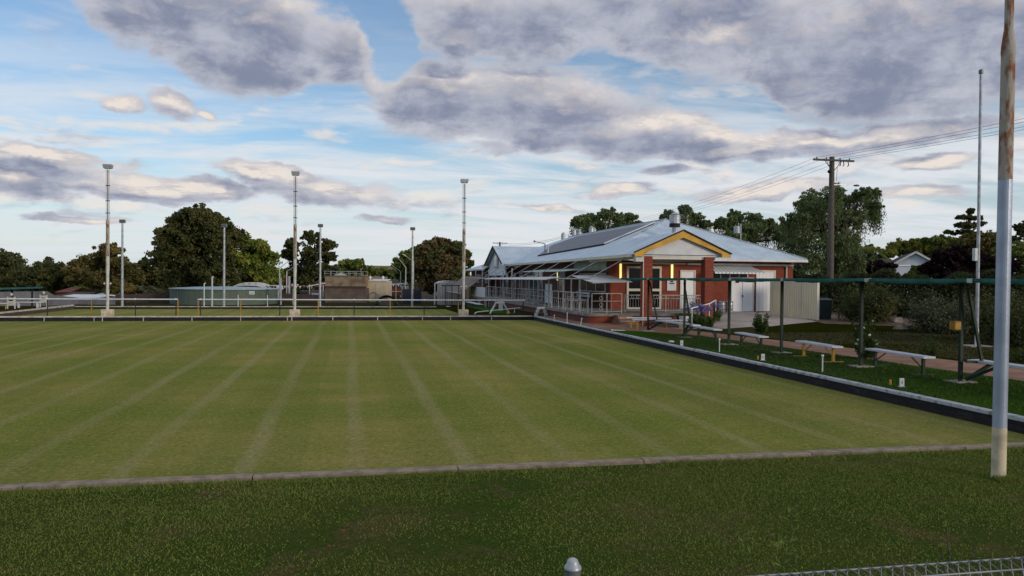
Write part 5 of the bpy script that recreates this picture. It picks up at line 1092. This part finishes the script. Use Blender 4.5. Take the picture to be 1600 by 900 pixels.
rail_fence('boundary_fence', 'dark brown timber fence between the tall pole and the tank', [(180, 461), (215, 459), (268, 458)], (78, 78, 78), 'brown_fence', group='fences behind the second green')
rail_fence('boundary_fence', 'low dark fence behind the small street lamps right of the tank', [(436, 458), (500, 461)], (84, 84), 'brown_fence', group='fences behind the second green')
rail_fence('boundary_fence', 'low grey fence left of the cream shed under the trees', [(652, 461), (694, 462)], (90, 90), 'grey_fence', group='fences behind the second green')
rail_fence('boundary_fence', 'upright blue grey fence panel beside the cream shed', [(687, 449), (694, 449)], (86, 86), 'far_wall', group='fences behind the second green')
def small_house(name, label, px0, px1, ye, yr, D, wall, roof, z0=-.45, dep=6, group='houses and sheds beyond the greens', cat='house', win=None):
    a, b_, r0 = at(px0, ye, D), at(px1, ye, D), at((px0+px1)/2, yr, D); c_ = (a+b_)/2; w_ = np.linalg.norm((b_-a)[:2]); he, hr = c_[2]-z0, r0[2]-z0
    r_ = thing(name, label, cat, (c_[0], c_[1], z0), -YAW, group)
    MB().box(-w_/2+.1, w_/2-.1, 0, dep, 0, he).build('wall', wall, r_)
    MB().slab([(-w_/2, -.3, he), (w_/2, -.3, he), (w_/2-.3, dep/2, hr), (-w_/2+.3, dep/2, hr)], .12).slab([(-w_/2, dep+.3, he), (-w_/2+.3, dep/2, hr), (w_/2-.3, dep/2, hr), (w_/2, dep+.3, he)], .12).build('roof', roof, r_)
    for wx, wz, ww, wh in (win or []): o = MB().box(wx-ww/2, wx+ww/2, -.06, -.01, wz, wz+wh).build('window', 'white_paint', r_); MB().box(wx-ww/2+.08, wx+ww/2-.08, -.075, -.061, wz+.08, wz+wh-.08).build('pane', 'glass_grey', o)
    return r_
small_house('house', 'far house with a red tiled roof half hidden by a green bush, at left', 88, 112, 456, 449, 100, 'brick_dark', 'red_roof')
small_house('shed', 'low shed with a long white roof behind the left boundary fence', 84, 152, 465, 461, 76, 'grey_fence', 'white_paint', cat='shed')
small_house('shed', 'low dark roofed shed behind the white roofed shed', 88, 132, 462, 457.5, 88, 'far_wall', 'dark_roof', cat='shed')
small_house('shed', 'small shed with a pale green roof left of the leftmost tall pole', 138, 186, 464, 457, 84, 'tank_green', 'tank_roof', cat='shed')
small_house('house', 'pale blue gabled wall glimpsed between the dark trees at left', 97, 113, 446, 437, 130, 'shade_green', 'shade_green')
o = small_house('house', 'far grey walled house with a wide dark roof behind the cream block', 596, 628, 446.5, 437, 118, 'far_wall', 'dark_roof', win=[(-1.2, 1.2, .8, 1.0)])
small_house('house', 'tan brick house glimpsed under the reddish brown tree', 652, 682, 452, 446, 120, 'brick_tan', 'dark_roof', win=[(-.7, 1.3, .7, .7)])
small_house('house', 'brown roofed brick house glimpsed left of the playground roof', 476, 508, 448, 438, 118, 'brick_dark', 'red_roof')
small_house('shed', 'low red brown roofed shed behind the cream metal shed', 688, 730, 447, 442, 96, 'brown_fence', 'red_roof', cat='shed')
# white gabled house far right
D = 84; a, b_ = at(1399, 415, D), at(1461, 415, D); c_ = (a+b_)/2; z0 = .2; w_ = np.linalg.norm((b_-a)[:2]); he = c_[2]-z0; hr = at(1434, 395.5, D)[2]-z0
r_ = thing('house', 'far house with a pale white gable and dark roof between the plum trees', 'house', (c_[0], c_[1], z0), -YAW-.35)
MB().slab([(-w_/2, 0, he+.05), (w_/2, 0, he+.05), (0, 0, hr)], .15).build('gable', 'house_white', r_); MB().box(-w_/2+.3, w_/2-.3, .16, 8, 0, he).build('wall', 'house_white', r_)
MB().slab([(-w_/2-.4, -.35, he-.05), (0, -.35, hr+.12), (0, 12, hr+.12), (-w_/2-.4, 12, he-.05)], .14).slab([(w_/2+.4, -.35, he-.05), (w_/2+.4, 12, he-.05), (0, 12, hr+.12), (0, -.35, hr+.12)], .14).build('roof', 'dark_roof', r_)
MB().bar((-w_/2-.4, -.38, he-.08), (0, -.38, hr+.1), .06, .2).bar((w_/2+.4, -.38, he-.08), (0, -.38, hr+.1), .06, .2).build('bargeboard', 'white_paint', r_)
small_house('house', 'long dark roof running left of the white gabled house', 1335, 1402, 412, 396, 96, 'far_wall', 'dark_roof', z0=.2)
# big round tank
ta, tb = at(267, 452, 74), at(436, 452, 74); tc_ = (ta+tb)/2; R_ = np.linalg.norm((tb-ta)[:2])/2; z0 = -.45; dr_ = ray(351, 460)*np.array([1, 1, 0]); dr_ = dr_/np.linalg.norm(dr_); cy = tc_+dr_*R_*.85; R_ *= .985
he = tc_[2]-z0; hr = at(350, 449, 74+R_)[2]-z0
r_ = thing('water_tank', 'wide round green water tank with a pale low roof behind the second green', 'water tank', (cy[0], cy[1], z0))
MB().lathe([(R_, 0), (R_, he), (R_-.05, he)], n=48).build('wall', 'tank_green', r_); MB().lathe([(R_+.12, he-.03), (R_+.12, he+.04), (R_*.6, he+(hr-he)*.7+.08), (.2, hr+.12)], n=48).build('roof', 'tank_roof', r_)
b = MB()
for k in range(26): t = 2*math.pi*k/26; b.box(-.02, .02, -.02, .02, 0, .01); b.tube((math.cos(t)*(R_+.01), math.sin(t)*(R_+.01), 0), (math.cos(t)*(R_+.01), math.sin(t)*(R_+.01), he), .022, n=4)
b.build('seam', 'galv_dark', r_)
def tank_pt(px, Y): return gy(px, 460, Y)
for px, lab, hh, rr in ((319, 'shorter white pipe post in front of the tank', 2.1, .05), (331.5, 'taller white pipe post in front of the tank', 2.65, .075)):
    p = tank_pt(px, 70.2); o = MB().path([(0, 0, 0), (0, 0, hh), (.12, 0, hh)], rr).build('pipe_post', 'white_paint'); o.location = (p[0], 70.2, -.45); tagp(o, lab, 'post', 'white pipes in front of the tank')
p = gy(394, 457.5, 71.6); o = MB().box(-.22, .22, -.02, .02, -.14, .14).build('tank_sign', 'white_paint'); o.location = (p[0], 71.4, p[2]); tagp(o, 'small white sign with a grey line on the green tank', 'sign', 'signs'); MB().box(-.15, .15, -.03, -.021, -.03, .02).build('sign_text', 'galv_dark', o)
p = gy(372, 474, 69.6); r_ = thing('pipe_rail', 'low white pipe rail in front of the right half of the tank', 'handrail', (p[0], 69.6, -.45)); MB().tube((0, 0, .8), (4.6, 0, .8), .03).build('rail', 'pole_white', r_)
for x in (0, 2.4, 4.6): MB().tube((x, 0, 0), (x, 0, 1.15), .035).build('post', 'white_paint', r_)
# parked boat-shaped caravan roof behind the tank
D = 92; c_ = at(392, 452, D); r_ = thing('parked_boat', 'white cabin boat with dark side windows parked behind the tank', 'boat', (c_[0], c_[1], -.45), -YAW); k_ = D/F
hz_ = lambda py: at(392, py, D)[2]+.45; X_ = lambda px: (px-392)*k_
prof = [(364, 447), (374, 443), (384, 441.2), (398, 441), (407, 442.5), (412, 445.5), (432, 445.3), (434, 452), (420, 453), (366, 453)]
def prism(b, pr, y0, y1):
    n = len(pr); b.add([(X_(x), y0, hz_(z)) for x, z in pr]+[(X_(x), y1, hz_(z)) for x, z in pr], [tuple(range(n)), tuple(range(2*n-1, n-1, -1))]+[(i, (i+1) % n, n+(i+1) % n, n+i) for i in range(n)])
b = MB(); prism(b, prof, 0, 2.4); b.box(X_(366), X_(430), .1, 2.3, 0, hz_(453)+.01); b.build('hull', 'white_paint', r_)
b = MB(); prism(b, [(370, 447.2), (384, 446.4), (402, 447), (414, 450.2), (385, 449.4), (372, 449)], -.03, -.005); b.build('window_band', 'dark', r_); b = MB()
for x in (380, 389.5, 399.5): b.box(X_(x)-.11, X_(x)+.11, -.03, -.005, hz_(444), hz_(443.2))
b.build('porthole', 'dark', r_); b = MB(); prism(b, [(415, 447), (431, 446.6), (433, 451), (424, 451.5)], -.03, -.005); b.build('side_window', 'dark', r_); MB().bar((X_(417), -.05, hz_(446)), (X_(426), -.05, hz_(451)), .06, .08).bar((X_(428), -.05, hz_(446)), (X_(428), -.05, hz_(451)), .05, .05).build('strut', 'white_paint', r_)
# brown block with railing, cream block, playground
D = 84; a, b_ = at(507.5, 440, D), at(571.5, 440, D); ww = np.linalg.norm((b_-a)[:2]); r_ = thing('brown_block', 'brown rendered block building with a railed flat roof', 'building', ((a+b_)[0]/2, (a+b_)[1]/2, -.45), -YAW); hz = lambda py: at(540, py, D)[2]+.45
MB().box(-ww/2, ww/2-.15, .15, 5, hz(447.2), hz(432)).build('upper_wall', 'brown_wall', r_); MB().box(-ww/2, ww/2, 0, 5, 0, hz(450)).build('lower_wall', 'brown_wall_low', r_)
MB().box(-ww/2-.02, ww/2+.05, -.08, .15, hz(450)+.002, hz(447.4)).build('ledge', 'brown_fence', r_); MB().box(-ww/2-.05, ww/2-.1, .1, 5.05, hz(432)+.002, hz(431)).build('coping', 'brown_wall_low', r_)
b = MB(); z1, z2, z3 = hz(431), hz(424), hz(427.5); b.tube((-ww/2-.2, .4, z2), (ww/2-.3, .4, z2), .025, n=5).tube((-ww/2-.2, .4, z3), (ww/2-.3, .4, z3), .02, n=5).tube((-ww/2-.2, 3, z2), (ww/2-.3, 3, z2), .025, n=5)
for k in range(7): x = -ww/2-.1+k*(ww-.3)/6; b.tube((x, .4, z1), (x, .4, z2), .025, n=5); b.tube((x, 3, z1), (x, 3, z2), .025, n=5)
b.build('roof_railing', 'galv', r_); MB().slab([(-1.4, .6, z1+.05), (-.6, .6, z1+.35), (.1, .6, z1+.05)], .1).build('roof_hatch', 'white_paint', r_)
D = 86; a, b_ = at(571, 450, D), at(603.5, 450, D); ww = np.linalg.norm((b_-a)[:2]); r_ = thing('cream_block', 'small cream block building with two white roof vents', 'building', ((a+b_)[0]/2, (a+b_)[1]/2, -.45), -YAW); hz = lambda py: at(590, py, D)[2]+.45
MB().box(-ww/2, ww/2, 0, 4, 0, hz(439)).build('wall', 'cream_wall', r_); MB().slab([(-ww/2-.1, -.1, hz(439)+.03), (ww/2+.1, -.1, hz(439)+.03), (ww/2-.1, 4, hz(436.5)+.03), (-ww/2+.2, 4, hz(436.5)+.03)], .08).build('roof', 'white_paint', r_)
for x in (-ww/2+.35, ww/2-.5): MB().lathe([(.1, 0), (.1, .2), (.17, .22), (.15, .42), (.06, .48)], (x, .8, hz(438)), 10).build('roof_vent', 'white_paint', r_)
b = MB(); pts = [(-ww/2+.2+.75*(1-math.cos(t)), -.15, 1.1*math.sin(t)) for t in [math.pi*.85*i/10 for i in range(11)]]; b.path(pts, .03, 5); b.tube((-.0, -.2, 0), (-.0, -.2, 2.0), .02, n=4); b.build('pipe_hoop', 'galv_dark', r_)
MB().box(-ww/2-.05, -ww/2+.3, -.12, -.02, 1.9, 3.0).build('meter_box', 'yellow_paint', r_)
p = gy(604, 467, 78); r_ = thing('tent', 'low teal domed play tent in front of the cream block', 'tent', (p[0], 78, -.45)); b = MB()
n = 10; prf = [(-1.15+2.3*i/n, 1.0*math.sin(math.pi*i/n)**.6) for i in range(n+1)]; vs = [(x+.05*j, j*.5, z*(1-.08*j)) for j in range(5) for x, z in prf]; b.add(vs, [(j*(n+1)+i, j*(n+1)+i+1, (j+1)*(n+1)+i+1, (j+1)*(n+1)+i) for j in range(4) for i in range(n)]); b.build('canopy', 'teal_tarp', r_)
MB().slab([(-.7, -.03, 0), (-.55, -.03, .45), (0, -.03, .72), (.5, -.03, .45), (.68, -.03, 0)], .02).build('opening', 'brown_wall_low', r_)
p = gy(644, 468, 82); o = loc_box('container', 'container_navy', p[0]-.95, p[0]+.95, 82, 84, -.45, gy(644, 452, 82)[2]); tagp(o, 'dark navy box container behind the grey rear pole', 'container'); MB().box(-1.0, 1.0, -1.05, 1.05, 1.9, 1.98).build('lid', 'dark', o)
r_ = thing('playground_gym', 'white pipe play frame with hanging flags right of the cream block', 'play frame', (at(620, 460, 92)[0], at(620, 460, 92)[1], -.45), -YAW); b = MB().tube((-1.3, 0, 1.9), (1.3, 0, 2.1), .03, n=5).tube((-1.3, 0, 1.1), (1.3, 0, 1.1), .03, n=5)
for x in (-1.3, -.7, -.1, .6, 1.3): b.tube((x, 0, 0), (x, 0, 2.0), .03, n=5)
b.build('frame', 'white_paint', r_); b = MB()
for k, x in enumerate((-1.0, -.4, .2, .9)): b.slab([(x-.12, -.05, 1.95), (x+.12, -.05, 1.95), (x, -.05, 1.65)], .01)
b.build('flag', 'flower_white', r_); MB().box(-1.2, .4, .5, .7, .6, 1.6).build('panel', 'red_roof', r_)
# bunting and shade near the left playground
D = 96; c_ = at(492, 450, D); r_ = thing('playground_roof', 'small white sloping roof on posts left of the brown block', 'shelter', (c_[0], c_[1], -.45), -YAW); hz = lambda py: at(492, py, D)[2]+.45
MB().slab([(-.5, -1.5, hz(446.5)), (1.5, -1.5, hz(441.5)), (1.6, 1.5, hz(441.5)), (-.5, 1.5, hz(446.5))], .12).build('roof', 'white_paint', r_)
for x in (-.35, 1.3): MB().tube((x, -1.2, 0), (x, -1.2, hz(444.5)), .05, n=6).build('post', 'white_paint', r_)
r_ = thing('bunting', 'line of white and red pennant flags across the playground', 'bunting', (at(436, 450, 95)[0], at(436, 450, 95)[1], -.45), -YAW); k_ = 95/F; z = at(450, 446, 95)[2]+.45; b = MB().path([((px-436)*k_, 0, z-.12*math.sin(math.pi*(px-436)/13 % math.pi)) for px in range(436, 490, 3)], .015, 4); b.build('cord', 'white_paint', r_)
for i, px in enumerate(range(439, 488, 6)): x = (px-436)*k_; MB().slab([(x-.14, 0, z-.05), (x+.14, 0, z-.05), (x, 0, z-.38)], .01).build('flag', 'flower_white' if i % 3 else 'flower_red', r_)
r_ = thing('play_fence', 'grey metal playground fence panels right of the middle tall pole', 'fence', (at(470, 460, 88)[0], at(470, 460, 88)[1], -.45), -YAW); b = MB()
for k in range(30): b.tube((k*.11, 0, 0), (k*.11, 0, 1.15), .012, n=4)
b.tube((0, 0, 1.15), (3.2, 0, 1.15), .025, n=5).tube((0, 0, .1), (3.2, 0, .1), .02, n=5); b.build('panel', 'galv', r_)
r_ = thing('white_chair', 'white slatted chairs grouped left of the brown block', 'chair', (at(492, 462, 87)[0], at(492, 462, 87)[1], -.45), -YAW); MB().box(-.5, .6, 0, .5, .42, .46).build('seat', 'white_paint', r_); MB().box(-.5, .6, .5, .54, .5, .95).build('backrest', 'white_paint', r_)
for x in (-.45, .05, .55): MB().box(x-.03, x+.03, 0, .06, 0, .42).build('leg', 'white_paint', r_)
for px, Y_, hh, lab in ((438.5, 78, 2.6, 'tall grey timber post right behind the tank end'), (459, 80, 1.5, 'white short post left of the middle tall pole'), (452, 90, 2.8, 'pale upright post behind the red flowering bush')):
    p = gy(px, 470, Y_); o = MB().box(-.1, .1, -.1, .1, 0, hh).build('post', 'galv', None); o.location = (p[0], Y_, -.45); tagp(o, lab, 'post', 'posts beside the tank')
# left bank scoreboards and bench
for px, py0, lab in ((17.5, 488, 'nearer small white scoreboard stand on the left bank'), (68, 481, 'farther small white scoreboard stand on the left bank')):
    p = gx(px, py0, -21.9); r_ = thing('scoreboard_stand', lab, 'scoreboard', (p[0], p[1], -.2), 0, 'white scoreboard stands on the left bank')
    for s in (-1, 1): MB().box(s*.22-.03, s*.22+.03, -.03, .03, 0, 1.0).build('leg', 'white_paint', r_)
    MB().box(-.22, .22, -.035, -.005, .42, .95).build('board', 'pole_white', r_); MB().box(-.13, .13, -.045, -.036, .72, .80).build('numeral', 'numeral', r_); MB().blob((0, 0, 1.15), (.1, .1, .1), 2).build('head', 'white_paint', r_)
p = gx(44, 481, -22.2); r_ = thing('bench', 'small white bench on posts between the scoreboard stands', 'bench', (p[0], p[1], -.2)); MB().box(-.8, .8, -.18, .18, .5, .56).build('seat', 'bench_white', r_)
for s in (-.6, .6): MB().box(s-.04, s+.04, -.12, .12, 0, .5).build('leg', 'white_paint', r_)
p = gx(6, 478, -21.6); r_ = thing('pipe_rail', 'white pipe rail at the left edge beside the nearer scoreboard stand', 'handrail', (p[0]-1, p[1], -.2)); MB().tube((-1.5, 0, .62), (1.2, 0, .62), .035).build('rail', 'white_paint', r_); MB().tube((1.1, 0, 0), (1.1, 0, .62), .03).build('post', 'yellow_paint', r_); MB().tube((-.6, 0, 0), (-.6, 0, .62), .03).build('post', 'yellow_paint', r_)
# ================================================================ foreground wire fence and capped post
p = gz(895, 884, 1.08); r_ = thing('fence_post', 'round galvanised fence post with a domed cap at the bottom of the photo', 'fence post', (p[0], p[1], .1)); pt = 1.0
MB().lathe([(.030, 0), (.030, pt-.10)], n=24).build('post', 'galv_dark', r_); MB().lathe([(.033, pt-.10), (.034, pt-.06), (.035, pt-.035)], n=24).build('collar', 'galv_dark', r_, smooth=False)
MB().lathe([(.038, pt-.034), (.0385, pt-.029), (.034, pt-.020), (.028, pt-.012), (.0245, pt-.003), (.0205, pt+.006), (.012, pt+.012), (.003, pt+.014)], n=28).build('cap', 'galv', r_, smooth=True)
A_ = gz(1178, 906, 1.05); B2 = gz(1605, 876, 1.05); d = (B2-A_); L_ = np.linalg.norm(d); d = d/L_; A_ = A_-d*1.2; L_ += 2.4; hgt = .95
r_ = thing('wire_fence', 'low galvanised woven wire fence with a rolled top at the bottom right', 'fence', (A_[0], A_[1], .1), math.atan2(d[1], d[0]))
MB().tube((0, .035, hgt), (L_, .035, hgt), .0045, n=6).build('top_wire', 'galv_dark', r_); MB().tube((0, -.045, hgt-.018), (L_, -.045, hgt-.018), .0045, n=6).build('front_wire', 'galv_dark', r_)
MB().tube((0, 0, hgt-.09), (L_, 0, hgt-.09), .003, n=5).tube((0, 0, .45), (L_, 0, .45), .003, n=5).tube((0, 0, .08), (L_, 0, .08), .003, n=5).build('lower_wire', 'galv_dark', r_)
b = MB(); k = 0
while k*.055 < L_-.1:
    x = k*.055; b.path([(x, 0, 0), (x, 0, hgt-.12), (x+.004, .03, hgt-.03), (x+.008, .037, hgt+.004), (x+.02, .0, hgt+.006), (x+.035, -.042, hgt-.012), (x+.04, -.048, hgt-.026), (x+.048, -.01, hgt-.12), (x+.05, 0, hgt-.2), (x+.05, 0, 0)] , .0026, 5); k += 1
b.build('mesh_wire', 'galv_dark', r_)
# red leaf scraps on the lawn
for k, (px, py) in enumerate(((534, 830), (513, 855))):
    p = gz(px, py, .13); o = MB().slab([(-.022, 0, 0), (0, -.013, .008), (.024, 0, 0), (.006, .015, .01)], .002).build('fallen_leaf', 'red_roof'); o.location = (p[0], p[1], .135); tagp(o, ['red scrap of leaf on the lawn left of centre', 'smaller reddish leaf just in front of the red one'][k], 'leaf', 'fallen leaves on the lawn')
